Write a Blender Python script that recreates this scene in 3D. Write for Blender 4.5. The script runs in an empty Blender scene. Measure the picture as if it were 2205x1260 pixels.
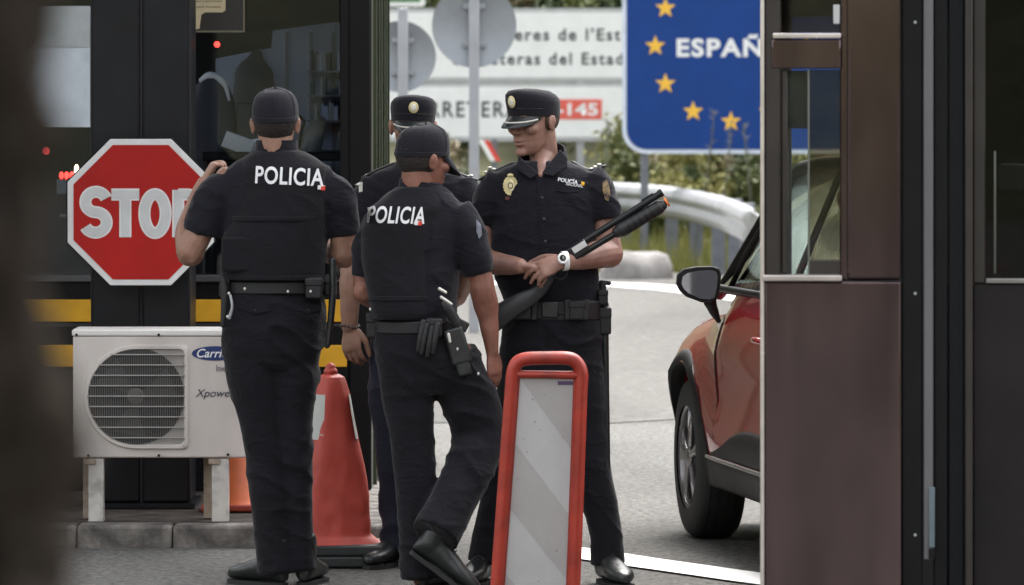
import bpy, bmesh, math, random
import numpy as np
from mathutils import Vector, Matrix, Euler, Quaternion
from mathutils.bvhtree import BVHTree

random.seed(7)
scn = bpy.context.scene
C = scn.collection
R = math.radians

# ------------------------------------------------------------------ camera
FPX, CX, HY, CAMH = 11880.0, 1102.5, 195.0, 1.80     # focal length in px of a 2205 px wide frame; level camera with a lens shift
cd = bpy.data.cameras.new('camera')
cam = bpy.data.objects.new('camera', cd)
C.objects.link(cam)
cam.location = (0, 0, CAMH)
cam.rotation_euler = (R(90), 0, 0)
cd.sensor_width = 36.0
cd.lens = 36.0 * FPX / 2205.0
cd.shift_y = -(630.0 - HY) / 2205.0
cd.clip_start = 0.1
cd.clip_end = 3000
cd.dof.use_dof = True
cd.dof.focus_distance = 20.3
cd.dof.aperture_fstop = 7.6
scn.camera = cam

# ------------------------------------------------------------------ light
SUN_EL, SUN_AZ = 64.0, 8.0          # azimuth measured from +Y (behind the subjects) towards +X
w = bpy.data.worlds.new('World')
scn.world = w
w.use_nodes = True
nt = w.node_tree
for n in list(nt.nodes):
    nt.nodes.remove(n)
sky = nt.nodes.new('ShaderNodeTexSky')
sky.sky_type = 'NISHITA'
sky.sun_disc = False
sky.sun_elevation = R(SUN_EL)
sky.sun_rotation = R(SUN_AZ)
sky.air_density = 1.0
sky.dust_density = 6.0
sky.ozone_density = 1.0
bg = nt.nodes.new('ShaderNodeBackground')
bg.inputs[1].default_value = 0.15
wo = nt.nodes.new('ShaderNodeOutputWorld')
hs = nt.nodes.new('ShaderNodeHueSaturation')
hs.inputs['Saturation'].default_value = 0.20          # thin overcast: the sky is nearly grey
nt.links.new(sky.outputs[0], hs.inputs['Color'])
nt.links.new(hs.outputs[0], bg.inputs[0])
nt.links.new(bg.outputs[0], wo.inputs[0])
sl = bpy.data.lights.new('sun', 'SUN')
sl.energy = 0.5
sl.angle = R(14)
sl.color = (1.0, 0.93, 0.84)
sun = bpy.data.objects.new('sun', sl)
C.objects.link(sun)
sd = Vector((math.sin(R(SUN_AZ)) * math.cos(R(SUN_EL)), math.cos(R(SUN_AZ)) * math.cos(R(SUN_EL)), math.sin(R(SUN_EL))))
sun.rotation_euler = (-sd).to_track_quat('-Z', 'Y').to_euler()
sun.location = (0, 30, 40)
scn.view_settings.view_transform = 'Standard'
scn.view_settings.look = 'None'
scn.view_settings.exposure = 2.25
scn.view_settings.gamma = 1.0
scn.view_settings.use_curve_mapping = False

# ------------------------------------------------------------------ helpers
def S(d):
    return FPX / d

def at(px, py, d):
    """world point seen at photo pixel (px, py) at distance d"""
    s = FPX / d
    return Vector(((px - CX) / s, d, CAMH - (py - HY) / s))

def tag(o, label=None, cat=None, group=None, kind=None):
    if label: o['label'] = label
    if cat: o['category'] = cat
    if group: o['group'] = group
    if kind: o['kind'] = kind
    return o

def thing(name, label, cat, loc=(0, 0, 0), group=None, rz=0.0):
    o = bpy.data.objects.new(name, None)
    C.objects.link(o)
    o.location = loc
    o.rotation_euler = (0, 0, rz)
    return tag(o, label, cat, group)

def wmat(o):
    m = Matrix.Identity(4)
    while o is not None:
        m = (Matrix.Translation(o.location) @ o.rotation_euler.to_matrix().to_4x4() @ Matrix.Diagonal((*o.scale, 1))) @ m
        o = o.parent
    return m

class MB:
    def __init__(s):
        s.v = []
        s.f = []
        s.mi = []
    def add(s, vs, fs, mi=0):
        b = len(s.v)
        s.v += [Vector(x) for x in vs]
        s.f += [tuple(i + b for i in f) for f in fs]
        s.mi += [mi] * len(fs)
        return s
    def box(s, c, size, rot=None, mi=0):
        c = Vector(c)
        x, y, z = [k / 2 for k in size]
        vs = [Vector(p) for p in ((-x, -y, -z), (x, -y, -z), (x, y, -z), (-x, y, -z), (-x, -y, z), (x, -y, z), (x, y, z), (-x, y, z))]
        if rot is not None:
            vs = [rot @ p for p in vs]
        return s.add([p + c for p in vs], [(0, 3, 2, 1), (4, 5, 6, 7), (0, 1, 5, 4), (1, 2, 6, 5), (2, 3, 7, 6), (3, 0, 4, 7)], mi)
    def b2(s, x0, x1, y0, y1, z0, z1, mi=0):
        return s.box(((x0 + x1) / 2, (y0 + y1) / 2, (z0 + z1) / 2), (abs(x1 - x0), abs(y1 - y0), abs(z1 - z0)), None, mi)
    def rings(s, rings, cap=True, closed=True, mi=0):
        n = len(rings[0])
        vs = [p for r in rings for p in r]
        fs = []
        for i in range(len(rings) - 1):
            for j in range(n if closed else n - 1):
                k = (j + 1) % n
                fs.append((i * n + j, i * n + k, (i + 1) * n + k, (i + 1) * n + j))
        if cap:
            fs.append(tuple(reversed(range(n))))
            fs.append(tuple((len(rings) - 1) * n + j for j in range(n)))
        return s.add(vs, fs, mi)
    def prism(s, poly, d, mi=0):
        """poly: list of Vectors in a plane, extruded by vector d"""
        n = len(poly)
        d = Vector(d)
        vs = [Vector(p) for p in poly] + [Vector(p) + d for p in poly]
        fs = [tuple(reversed(range(n))), tuple(range(n, 2 * n))]
        for i in range(n):
            k = (i + 1) % n
            fs.append((i, k, n + k, n + i))
        return s.add(vs, fs, mi)
    def ell(s, c, r, rot=None, nu=16, nv=10, mi=0):
        c = Vector(c)
        rs = []
        for i in range(nv + 1):
            t = math.pi * (0.02 + 0.96 * i / nv)
            ring = []
            for j in range(nu):
                a = 2 * math.pi * j / nu
                p = Vector((r[0] * math.sin(t) * math.cos(a), r[1] * math.sin(t) * math.sin(a), -r[2] * math.cos(t)))
                ring.append(c + (rot @ p if rot is not None else p))
            rs.append(ring)
        return s.rings(rs, mi=mi)
    def limb(s, pts, n=14, sub=5, flat=1.0, fdir=None, ends=True, mi=0):
        """pts: (Vector, radius) along a path; smooth tapered tube. fdir: direction in which the section is scaled by flat"""
        P = [Vector(p) for p, r in pts]
        Rr = [r for p, r in pts]
        P2, R2 = [], []
        if len(P) == 2 or sub == 1:
            P2, R2 = P, Rr
        else:
            for i in range(len(P) - 1):
                p0 = P[max(i - 1, 0)]; p1 = P[i]; p2 = P[i + 1]; p3 = P[min(i + 2, len(P) - 1)]
                for k in range(sub):
                    t = k / sub
                    P2.append(0.5 * ((2 * p1) + (p2 - p0) * t + (2 * p0 - 5 * p1 + 4 * p2 - p3) * t * t + (3 * p1 - p0 - 3 * p2 + p3) * t ** 3))
                    u = t * t * (3 - 2 * t)
                    R2.append(Rr[i] * (1 - u) + Rr[i + 1] * u)
            P2.append(P[-1]); R2.append(Rr[-1])
        tang = []
        for i in range(len(P2)):
            a = P2[max(i - 1, 0)]; b = P2[min(i + 1, len(P2) - 1)]
            t = (b - a)
            tang.append(t.normalized() if t.length > 1e-9 else Vector((0, 0, 1)))
        nrm = fdir if fdir is not None else (Vector((0, 1, 0)) if abs(tang[0].y) < 0.9 else Vector((1, 0, 0)))
        rs = []
        def ring(c, t, r, nn):
            nn = (nn - t * nn.dot(t)).normalized()
            bb = t.cross(nn).normalized()
            return [c + nn * (r * flat * math.cos(2 * math.pi * j / n)) + bb * (r * math.sin(2 * math.pi * j / n)) for j in range(n)], nn
        if ends:
            for q in (1.0, 0.6, 0.25):
                rr = R2[0] * math.sqrt(max(1 - q * q, 0.002))
                g, nrm = ring(P2[0] - tang[0] * R2[0] * q, tang[0], rr, nrm)
                rs.append(g)
        for i in range(len(P2)):
            g, nrm = ring(P2[i], tang[i], R2[i], fdir if fdir is not None else nrm)
            rs.append(g)
        if ends:
            for q in (0.25, 0.6, 1.0):
                rr = R2[-1] * math.sqrt(max(1 - q * q, 0.002))
                g, nrm = ring(P2[-1] + tang[-1] * R2[-1] * q, tang[-1], rr, nrm)
                rs.append(g)
        return s.rings(rs, mi=mi)
    def cyl(s, a, b, r, r2=None, n=20, mi=0):
        return s.limb([(Vector(a), r), (Vector(b), r if r2 is None else r2)], n=n, ends=False, mi=mi)
    def mesh(s, name):
        m = bpy.data.meshes.new(name)
        m.from_pydata([tuple(p) for p in s.v], [], s.f)
        bm = bmesh.new(); bm.from_mesh(m)
        bmesh.ops.recalc_face_normals(bm, faces=bm.faces)
        bm.to_mesh(m); bm.free()
        return m

def place(name, me, mats, parent=None, local=False, smooth=40, bevel=0.0, bseg=2):
    """link a mesh (built in world coordinates unless local) as one object"""
    if not isinstance(mats, (list, tuple)):
        mats = [mats]
    o = bpy.data.objects.new(name, me)
    C.objects.link(o)
    if parent is not None:
        o.parent = parent
        if not local:
            me.transform(wmat(parent).inverted())
    me.materials.clear()
    for m in mats:
        me.materials.append(m)
    if smooth:
        me.polygons.foreach_set('use_smooth', [True] * len(me.polygons))
        if smooth < 180:
            me.set_sharp_from_angle(angle=R(smooth))
    if bevel > 0:
        b = o.modifiers.new('bevel', 'BEVEL')
        b.width = bevel
        b.segments = bseg
        b.limit_method = 'ANGLE'
        b.angle_limit = R(40)
        b.harden_normals = False
    return o

def put(name, mb, mats, parent=None, local=False, smooth=40, bevel=0.0, bseg=2):
    me = mb.mesh(name)
    multi = isinstance(mats, (list, tuple)) and len(mats) > 1
    o = place(name, me, mats, parent, local, smooth, bevel, bseg)
    if multi:
        me.polygons.foreach_set('material_index', mb.mi)
    return o

def dup(o, loc=None, parent=None, rot=None, scale=None):
    c = o.copy()
    C.objects.link(c)
    if parent is not None: c.parent = parent
    if loc is not None: c.location = loc
    if rot is not None: c.rotation_euler = rot
    if scale is not None: c.scale = scale
    return c

# numpy gradient noise -------------------------------------------------
_rng = np.random.RandomState(11)
_perm = np.concatenate([_rng.permutation(256)] * 3)
_grad = _rng.normal(size=(256, 3)); _grad /= np.linalg.norm(_grad, axis=1)[:, None]
def noise3(p):
    p = np.asarray(p, dtype=np.float64)
    i = np.floor(p).astype(int); f = p - i
    u = f * f * f * (f * (f * 6 - 15) + 10)
    i &= 255
    out = 0
    for dx in (0, 1):
        for dy in (0, 1):
            for dz in (0, 1):
                h = _perm[_perm[_perm[(i[:, 0] + dx) & 255] + ((i[:, 1] + dy) & 255)] + ((i[:, 2] + dz) & 255)]
                g = _grad[h & 255]
                d = (g * (f - np.array([dx, dy, dz]))).sum(1)
                wgt = (u[:, 0] if dx else 1 - u[:, 0]) * (u[:, 1] if dy else 1 - u[:, 1]) * (u[:, 2] if dz else 1 - u[:, 2])
                out = out + wgt * d
    return out * 1.6

def fuse(name, mb, voxel, iters, fn=None):
    """merge overlapping closed pieces into one continuous smooth surface"""
    me = mb.mesh(name + '_raw')
    o = bpy.data.objects.new('tmp', me)
    C.objects.link(o)
    m = o.modifiers.new('r', 'REMESH'); m.mode = 'VOXEL'; m.voxel_size = voxel; m.adaptivity = 0
    if iters:
        m = o.modifiers.new('s', 'SMOOTH'); m.factor = 0.5; m.iterations = iters
    dg = bpy.context.evaluated_depsgraph_get()
    out = bpy.data.meshes.new_from_object(o.evaluated_get(dg))
    bpy.data.objects.remove(o); bpy.data.meshes.remove(me)
    out.name = name
    if fn is not None:
        n = len(out.vertices)
        co = np.empty(n * 3); out.vertices.foreach_get('co', co); co = co.reshape(-1, 3)
        nr = np.empty(n * 3); out.vertex_normals.foreach_get('vector', nr); nr = nr.reshape(-1, 3)
        co = co + nr * fn(co)[:, None]
        out.vertices.foreach_set('co', co.ravel())
        out.update()
    return out

def folds(amp, scale, seed, st=(1, 1, 2.4), slant=0.35):
    def fn(co):
        z = co[:, 2] + slant * (co[:, 0] + 0.6 * co[:, 1])
        p = np.stack([co[:, 0] * st[0], co[:, 1] * st[1], z * st[2]], 1) * scale + seed * 7.13
        a = noise3(p); b = noise3(p * 2.3 + 5)
        rid = (1 - np.abs(a) * 2.2)
        m = np.clip(0.45 + 1.1 * noise3(co * 3.7 + seed), 0.08, 1.3)
        return amp * m * (0.7 * np.clip(rid, -0.5, 1) ** 3 - 0.2 + 0.55 * a + 0.12 * b)
    return fn

# ------------------------------------------------------------------ materials
_mc = {}
def pm(name, col, rough=0.5, metal=0.0, var=0.12, nscale=8.0, bump=0.0, bscale=60.0, spec=0.5, coat=0.0, sheen=0.0, col2=None, stretch=(1, 1, 1), detail=4, rvar=0.1, ramp=(0.3, 0.7), wrinkle=0.0, blotch=None):
    if name in _mc: return _mc[name]
    m = bpy.data.materials.new(name); m.use_nodes = True
    t = m.node_tree; p = t.nodes['Principled BSDF']
    tc = t.nodes.new('ShaderNodeTexCoord')
    mp = t.nodes.new('ShaderNodeMapping'); mp.inputs['Scale'].default_value = stretch
    t.links.new(tc.outputs['Object'], mp.inputs[0])
    nz = t.nodes.new('ShaderNodeTexNoise'); nz.inputs['Scale'].default_value = nscale; nz.inputs['Detail'].default_value = detail; nz.inputs['Roughness'].default_value = 0.62
    t.links.new(mp.outputs[0], nz.inputs['Vector'])
    rp = t.nodes.new('ShaderNodeValToRGB')
    c2 = col2 if col2 else tuple(min(c * (1 + var), 1) for c in col)
    c1 = col if col2 else tuple(c * (1 - var) for c in col)
    rp.color_ramp.elements[0].position = ramp[0]; rp.color_ramp.elements[1].position = ramp[1]
    rp.color_ramp.elements[0].color = (*c1, 1); rp.color_ramp.elements[1].color = (*c2, 1)
    t.links.new(nz.outputs[0], rp.inputs[0])
    if blotch:             # worn and stained patches of the surface itself: (scale, darkest factor)
        nb = t.nodes.new('ShaderNodeTexNoise'); nb.inputs['Scale'].default_value = blotch[0]; nb.inputs['Detail'].default_value = 6; nb.inputs['Distortion'].default_value = 0.6
        t.links.new(mp.outputs[0], nb.inputs['Vector'])
        mb_ = t.nodes.new('ShaderNodeMapRange'); mb_.inputs['From Min'].default_value = 0.34; mb_.inputs['From Max'].default_value = 0.56; mb_.inputs['To Min'].default_value = blotch[1]; mb_.inputs['To Max'].default_value = 1.0
        t.links.new(nb.outputs[0], mb_.inputs[0])
        vm = t.nodes.new('ShaderNodeVectorMath'); vm.operation = 'SCALE'
        t.links.new(rp.outputs[0], vm.inputs[0]); t.links.new(mb_.outputs[0], vm.inputs['Scale']); t.links.new(vm.outputs[0], p.inputs['Base Color'])
    else:
        t.links.new(rp.outputs[0], p.inputs['Base Color'])
    mr = t.nodes.new('ShaderNodeMapRange')
    mr.inputs['To Min'].default_value = max(rough - rvar, 0.02); mr.inputs['To Max'].default_value = min(rough + rvar, 1)
    t.links.new(nz.outputs[0], mr.inputs[0]); t.links.new(mr.outputs[0], p.inputs['Roughness'])
    p.inputs['Metallic'].default_value = metal
    p.inputs['Specular IOR Level'].default_value = spec
    p.inputs['Coat Weight'].default_value = coat
    p.inputs['Coat Roughness'].default_value = 0.04
    if sheen:
        p.inputs['Sheen Weight'].default_value = sheen; p.inputs['Sheen Roughness'].default_value = 0.4
    if bump:
        n2 = t.nodes.new('ShaderNodeTexNoise'); n2.inputs['Scale'].default_value = bscale; n2.inputs['Detail'].default_value = 5
        t.links.new(mp.outputs[0], n2.inputs['Vector'])
        bp = t.nodes.new('ShaderNodeBump'); bp.inputs['Strength'].default_value = bump; bp.inputs['Distance'].default_value = 0.01
        t.links.new(n2.outputs[0], bp.inputs['Height']); t.links.new(bp.outputs[0], p.inputs['Normal'])
        if wrinkle:            # creases in cloth: ridged, warped noise running mostly across the limb
            m3 = t.nodes.new('ShaderNodeMapping'); m3.inputs['Scale'].default_value = (1, 1, 1.9); m3.inputs['Rotation'].default_value = (0.2, 0.45, 0)
            t.links.new(tc.outputs['Object'], m3.inputs[0])
            n3 = t.nodes.new('ShaderNodeTexNoise'); n3.inputs['Scale'].default_value = 7.0; n3.inputs['Detail'].default_value = 3; n3.inputs['Roughness'].default_value = 0.5; n3.inputs['Distortion'].default_value = 0.9
            t.links.new(m3.outputs[0], n3.inputs['Vector'])
            s1 = t.nodes.new('ShaderNodeMath'); s1.operation = 'SUBTRACT'; s1.inputs[1].default_value = 0.5
            s2 = t.nodes.new('ShaderNodeMath'); s2.operation = 'ABSOLUTE'
            s3 = t.nodes.new('ShaderNodeMapRange'); s3.inputs['From Min'].default_value = 0.0; s3.inputs['From Max'].default_value = 0.10; s3.inputs['To Min'].default_value = 1.0; s3.inputs['To Max'].default_value = 0.0
            s3.interpolation_type = 'SMOOTHSTEP'
            t.links.new(n3.outputs[0], s1.inputs[0]); t.links.new(s1.outputs[0], s2.inputs[0]); t.links.new(s2.outputs[0], s3.inputs[0])
            b3 = t.nodes.new('ShaderNodeBump'); b3.inputs['Strength'].default_value = wrinkle; b3.inputs['Distance'].default_value = 0.02
            t.links.new(s3.outputs[0], b3.inputs['Height']); t.links.new(bp.outputs[0], b3.inputs['Normal']); t.links.new(b3.outputs[0], p.inputs['Normal'])
    _mc[name] = m
    return m

def glass_mat(name, tint=(0.75, 0.78, 0.78), ior=1.5, boost=1.0, rough=0.02):
    if name in _mc: return _mc[name]
    m = bpy.data.materials.new(name); m.use_nodes = True
    t = m.node_tree
    for n in list(t.nodes): t.nodes.remove(n)
    out = t.nodes.new('ShaderNodeOutputMaterial')
    tr = t.nodes.new('ShaderNodeBsdfTransparent'); tr.inputs[0].default_value = (*tint, 1)
    gl = t.nodes.new('ShaderNodeBsdfGlossy'); gl.inputs['Roughness'].default_value = rough
    fr = t.nodes.new('ShaderNodeFresnel'); fr.inputs[0].default_value = ior
    ml = t.nodes.new('ShaderNodeMath'); ml.operation = 'MULTIPLY'; ml.inputs[1].default_value = boost
    mx = t.nodes.new('ShaderNodeMixShader')
    t.links.new(fr.outputs[0], ml.inputs[0]); t.links.new(ml.outputs[0], mx.inputs[0])
    t.links.new(tr.outputs[0], mx.inputs[1]); t.links.new(gl.outputs[0], mx.inputs[2])
    t.links.new(mx.outputs[0], out.inputs[0])
    _mc[name] = m
    return m

def emit_mat(name, col, st):
    m = bpy.data.materials.new(name); m.use_nodes = True
    p = m.node_tree.nodes['Principled BSDF']
    p.inputs['Base Color'].default_value = (*col, 1)
    p.inputs['Emission Color'].default_value = (*col, 1)
    p.inputs['Emission Strength'].default_value = st
    return m

def text_mesh(s, w, h, bold=0.0, shear=0.0, depth=0.0, spacing=1.0):
    """flat lettering in the XZ plane (reads from -Y), lower left corner at 0,0, fitted to w x h"""
    cu = bpy.data.curves.new('t', 'FONT'); cu.body = s; cu.offset = bold; cu.shear = shear; cu.space_character = spacing
    cu.extrude = 0.0; cu.fill_mode = 'FRONT'; cu.resolution_u = 4
    o = bpy.data.objects.new('t', cu); C.objects.link(o)
    dg = bpy.context.evaluated_depsgraph_get()
    me = bpy.data.meshes.new_from_object(o.evaluated_get(dg))
    bpy.data.objects.remove(o); bpy.data.curves.remove(cu)
    n = len(me.vertices)
    co = np.empty(n * 3); me.vertices.foreach_get('co', co); co = co.reshape(-1, 3)
    mn = co.min(0); mx = co.max(0)
    x = (co[:, 0] - mn[0]) / (mx[0] - mn[0]) * w
    z = (co[:, 1] - mn[1]) / (mx[1] - mn[1]) * h
    me.vertices.foreach_set('co', np.stack([x, np.zeros(n), z], 1).ravel())
    me.update()
    if depth:
        bm = bmesh.new(); bm.from_mesh(me)
        g = bmesh.ops.extrude_face_region(bm, geom=bm.faces[:])
        bmesh.ops.translate(bm, vec=(0, depth, 0), verts=[v for v in g['geom'] if isinstance(v, bmesh.types.BMVert)])
        bmesh.ops.recalc_face_normals(bm, faces=bm.faces)
        bm.to_mesh(me); bm.free()
    return me

def conform(me, M, bvh, dirv, off=0.003, cuts=0):
    """lay a flat mesh onto a curved surface: rays along dirv"""
    me.transform(M)
    if cuts:
        bm = bmesh.new(); bm.from_mesh(me)
        bmesh.ops.triangulate(bm, faces=bm.faces[:])
        bmesh.ops.subdivide_edges(bm, edges=[e for e in bm.edges if e.calc_length() > 0.012], cuts=cuts)
        bm.to_mesh(me); bm.free()
    d = Vector(dirv).normalized()
    last = None
    for v in me.vertices:
        h, nn, i, dist = bvh.ray_cast(v.co - d * 0.5, d, 1.5)
        if h is not None:
            v.co = h - d * off; last = h
    me.update()
    return me

def bvh_of(me):
    return BVHTree.FromPolygons([v.co for v in me.vertices], [p.vertices for p in me.polygons])
# ------------------------------------------------------------------ colours
M_asph = pm('asphalt', (0.072, 0.070, 0.066), rough=0.9, var=0.0, nscale=34, bump=0.9, bscale=130, col2=(0.165, 0.163, 0.155), spec=0.10, detail=8, ramp=(0.32, 0.68), stretch=(1, 0.45, 1), blotch=(0.9, 0.72))
M_line = pm('road_paint', (0.68, 0.68, 0.66), rough=0.5, nscale=14, bump=0.2, col2=(0.85, 0.85, 0.83))
M_kerb = pm('kerb_concrete', (0.07, 0.063, 0.055), rough=0.9, nscale=9, bump=0.6, bscale=70, col2=(0.30, 0.28, 0.255), blotch=(5.0, 0.45))
M_isl = pm('island_concrete', (0.028, 0.023, 0.020), rough=0.95, nscale=9, bump=0.6, col2=(0.085, 0.074, 0.066), spec=0.15)
M_hill = pm('hill_ground', (0.040, 0.046, 0.026), rough=1.0, nscale=0.9, bump=0.0, col2=(0.110, 0.105, 0.066), spec=0.1, detail=8)
M_black = pm('black_paint', (0.0045, 0.0045, 0.0055), spec=0.18, rough=0.42, nscale=12, var=0.25)
M_col = pm('column_paint', (0.0072, 0.0078, 0.0105), spec=0.25, rough=0.38, nscale=6, var=0.25, bump=0.04)
M_green = pm('green_paint', (0.022, 0.030, 0.016), rough=0.3, nscale=6, var=0.3, stretch=(6, 6, 0.6))
M_yel = pm('yellow_paint', (0.70, 0.37, 0.022), rough=0.5, spec=0.3, nscale=9, var=0.12)
M_galv = pm('galvanised', (0.36, 0.37, 0.39), rough=0.42, metal=0.6, nscale=5, var=0.22, bump=0.05)
M_post = pm('post_steel', (0.15, 0.16, 0.18), rough=0.5, metal=0.4, nscale=9, var=0.2)
M_sback = pm('sign_back', (0.27, 0.29, 0.31), rough=0.5, metal=0.25, nscale=5, var=0.08)
M_pole = pm('pole_steel', (0.36, 0.37, 0.39), rough=0.45, metal=0.3, nscale=5, var=0.1)
M_white = pm('sign_white', (0.74, 0.75, 0.74), rough=0.45, nscale=4, var=0.05)
M_blue = pm('sign_blue', (0.0035, 0.040, 0.20), rough=0.5, spec=0.25, nscale=3, var=0.10)
M_star = pm('sign_gold', (0.80, 0.46, 0.04), rough=0.45, var=0.06)
M_sred = pm('sign_red', (0.62, 0.05, 0.03), rough=0.4, nscale=4, var=0.1)
M_text = pm('sign_text', (0.035, 0.045, 0.045), rough=0.6)
M_brown = pm('brown_panel', (0.084, 0.061, 0.062), rough=0.11, metal=0.9, nscale=2.6, col2=(0.128, 0.094, 0.096), bump=0.03, bscale=3, rvar=0.08, spec=0.4, stretch=(1.6, 1, 0.45), blotch=(2.4, 0.7))
M_brownd = pm('brown_frame', (0.018, 0.0132, 0.0112), rough=0.35, nscale=5, var=0.25)
M_alu = pm('aluminium', (0.13, 0.125, 0.135), rough=0.4, metal=0.6, nscale=5, var=0.1, stretch=(8, 8, 0.5))
M_highlight = pm('edge_highlight', (0.62, 0.57, 0.54), rough=0.25, metal=0.7, nscale=8, var=0.15)
M_glass = glass_mat('booth_glass', (0.86, 0.89, 0.92), 1.5, 0.6)
M_glassb = glass_mat('brown_glass', (0.50, 0.47, 0.38), 1.5, 1.0)
M_glassc = glass_mat('clear_glass', (0.90, 0.93, 0.92), 1.45, 0.7)
M_int = pm('interior_grey', (0.42, 0.48, 0.62), rough=0.7, nscale=3, var=0.15)
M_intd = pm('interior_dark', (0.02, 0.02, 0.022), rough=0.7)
M_paper = pm('paper', (0.82, 0.86, 0.88), rough=0.8, nscale=4, var=0.08)
M_blind = pm('blind_cloth', (0.80, 0.84, 0.88), rough=0.8, nscale=3, var=0.10)
M_cream = pm('cream_sticker', (0.55, 0.47, 0.30), rough=0.6, nscale=20, var=0.12)
M_redglow = emit_mat('red_glow', (1.0, 0.04, 0.03), 1.2)
M_warm = emit_mat('warm_glow', (1.0, 0.62, 0.40), 2.5)

# ------------------------------------------------------------------ ground
def sheet(name, x0, x1, y0, y1, z, m, nx=1, ny=1):
    mb = MB()
    vs = [(x0 + (x1 - x0) * i / nx, y0 + (y1 - y0) * j / ny, z) for j in range(ny + 1) for i in range(nx + 1)]
    fs = [(j * (nx + 1) + i, j * (nx + 1) + i + 1, (j + 1) * (nx + 1) + i + 1, (j + 1) * (nx + 1) + i) for j in range(ny) for i in range(nx)]
    mb.add(vs, fs)
    return tag(put(name, mb, m, smooth=0), kind='structure')

sheet('road', -40, 40, -50, 54.5, 0.0, M_asph)
# second asphalt sheet further up the road, with a ragged edge
M_far = pm('far_asphalt', (0.080, 0.078, 0.073), rough=0.9, nscale=14, bump=0.8, bscale=110, col2=(0.125, 0.122, 0.115), spec=0.10, detail=8, ramp=(0.3, 0.7), stretch=(1, 0.25, 1), blotch=(0.7, 0.80))
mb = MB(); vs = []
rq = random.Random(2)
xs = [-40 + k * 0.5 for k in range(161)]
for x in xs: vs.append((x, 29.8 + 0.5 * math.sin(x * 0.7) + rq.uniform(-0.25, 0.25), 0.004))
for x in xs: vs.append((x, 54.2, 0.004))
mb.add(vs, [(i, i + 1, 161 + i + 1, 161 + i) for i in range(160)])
tag(put('far_road', mb, M_far, smooth=0), kind='structure')

def hill_h(x, y):
    a = np.maximum(0, y - 69) * 0.5
    b = np.maximum(0, -45 - y) * 0.28
    c = np.maximum(0, np.abs(x) - 42) * 0.22
    base = np.where((y > 54.5) & (y <= 59.5), -0.08 + (y - 54.5) * 0.016, 0.0)
    base = np.where(y > 59.5, np.minimum((y - 59.5) * 0.09, 0.85), base)
    base = np.where(y <= 54.5, -0.3, base)
    return base + np.minimum(a, 90) + np.minimum(b, 26) + np.minimum(c, 40)
gx = np.unique(np.concatenate([np.linspace(-300, -45, 24), np.linspace(-45, 45, 60), np.linspace(45, 300, 24)]))
gy = np.unique(np.concatenate([np.linspace(-250, -30, 24), np.linspace(-30, 54, 20), np.linspace(54, 75, 40), np.linspace(75, 350, 34)]))
XX, YY = np.meshgrid(gx, gy)
hz = hill_h(XX, YY)
nz_ = noise3(np.stack([XX.ravel() * 0.11, YY.ravel() * 0.11, XX.ravel() * 0 + 3.3], 1)).reshape(XX.shape)
nf = noise3(np.stack([XX.ravel() * 0.7, YY.ravel() * 0.7, XX.ravel() * 0 + 8.3], 1)).reshape(XX.shape)
out_ = (hz > -0.2)
hz = hz + out_ * (nf * 0.05 * (YY > 60) + nz_ * np.clip(hz - 0.9, 0, 6) * 0.5)
mb = MB()
nx, ny = len(gx), len(gy)
mb.add([(float(XX[j, i]), float(YY[j, i]), float(hz[j, i])) for j in range(ny) for i in range(nx)],
       [(j * nx + i, j * nx + i + 1, (j + 1) * nx + i + 1, (j + 1) * nx + i) for j in range(ny - 1) for i in range(nx - 1)])
tag(put('hillside', mb, M_hill, smooth=180), kind='structure')

# painted lines
def strip(name, pts, wd, z=0.008):
    mb = MB(); vs = []
    for i, p in enumerate(pts):
        a = Vector(pts[max(i - 1, 0)]); b = Vector(pts[min(i + 1, len(pts) - 1)])
        t = (b - a).normalized(); nn = Vector((-t.y, t.x))
        q = Vector(p)
        vs += [(q.x + nn.x * wd / 2, q.y + nn.y * wd / 2, z), (q.x - nn.x * wd / 2, q.y - nn.y * wd / 2, z)]
    mb.add(vs, [(2 * i, 2 * i + 1, 2 * i + 3, 2 * i + 2) for i in range(len(pts) - 1)])
    return tag(put(name, mb, M_line, smooth=0), kind='structure')
def gp(px, py):
    d = FPX * CAMH / (py - HY)
    return ((px - CX) * d / FPX, d)
strip('painted_line', [gp(1080, 1171), gp(1150, 1180), gp(1255, 1195), gp(1345, 1209), gp(1500, 1231), gp(1640, 1251), gp(1900, 1285), gp(2300, 1350)], 0.27)
strip('edge_line', [gp(1000, 611), gp(1250, 612), gp(1330, 614), gp(1470, 624), gp(1600, 640), gp(1800, 680)], 0.55)

# island with kerb stones
KZ = 0.09
kd = 21.7
def kx(px): return (px - CX) / S(kd)
ix0, ix1 = -6.0, kx(832)
mb = MB(); mb.b2(ix0, ix1 - 0.15, kd + 0.15, 34, -0.1, KZ - 0.004)
tag(put('traffic_island', mb, M_isl), kind='structure')
isl_root = thing('kerb', 'low grey concrete kerb edging the island below the air conditioner', 'kerb', ((ix0 + ix1) / 2, kd, 0))
joints = [kx(p) for p in (832, 783, 577, 371, 165, -41, -247, -453)]
mb = MB(); mb.b2(-0.19, 0.19, 0, 0.15, -0.1, KZ)
st_me = mb.mesh('kerb_stone')
first = None
for i in range(len(joints) - 1):
    a, b = joints[i + 1], joints[i]
    wd = b - a - 0.004
    if first is None:
        o = place('kerb_stone', st_me, M_kerb, isl_root, local=True, bevel=0.014); first = o
    else:
        o = dup(first, parent=isl_root)
    o.location = ((a + b) / 2 - isl_root.location.x, random.uniform(-0.004, 0.004), random.uniform(-0.004, 0.004))
    o.scale = (wd / 0.38, 1, 1)
for k in range(6):     # side returns of the kerb, along the right edge of the island
    o = dup(first, parent=isl_root, rot=(0, 0, R(90)))
    o.location = (ix1 - isl_root.location.x, 0.19 + 0.15 + k * 0.388, 0); o.scale = (1, 1, 1)

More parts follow.
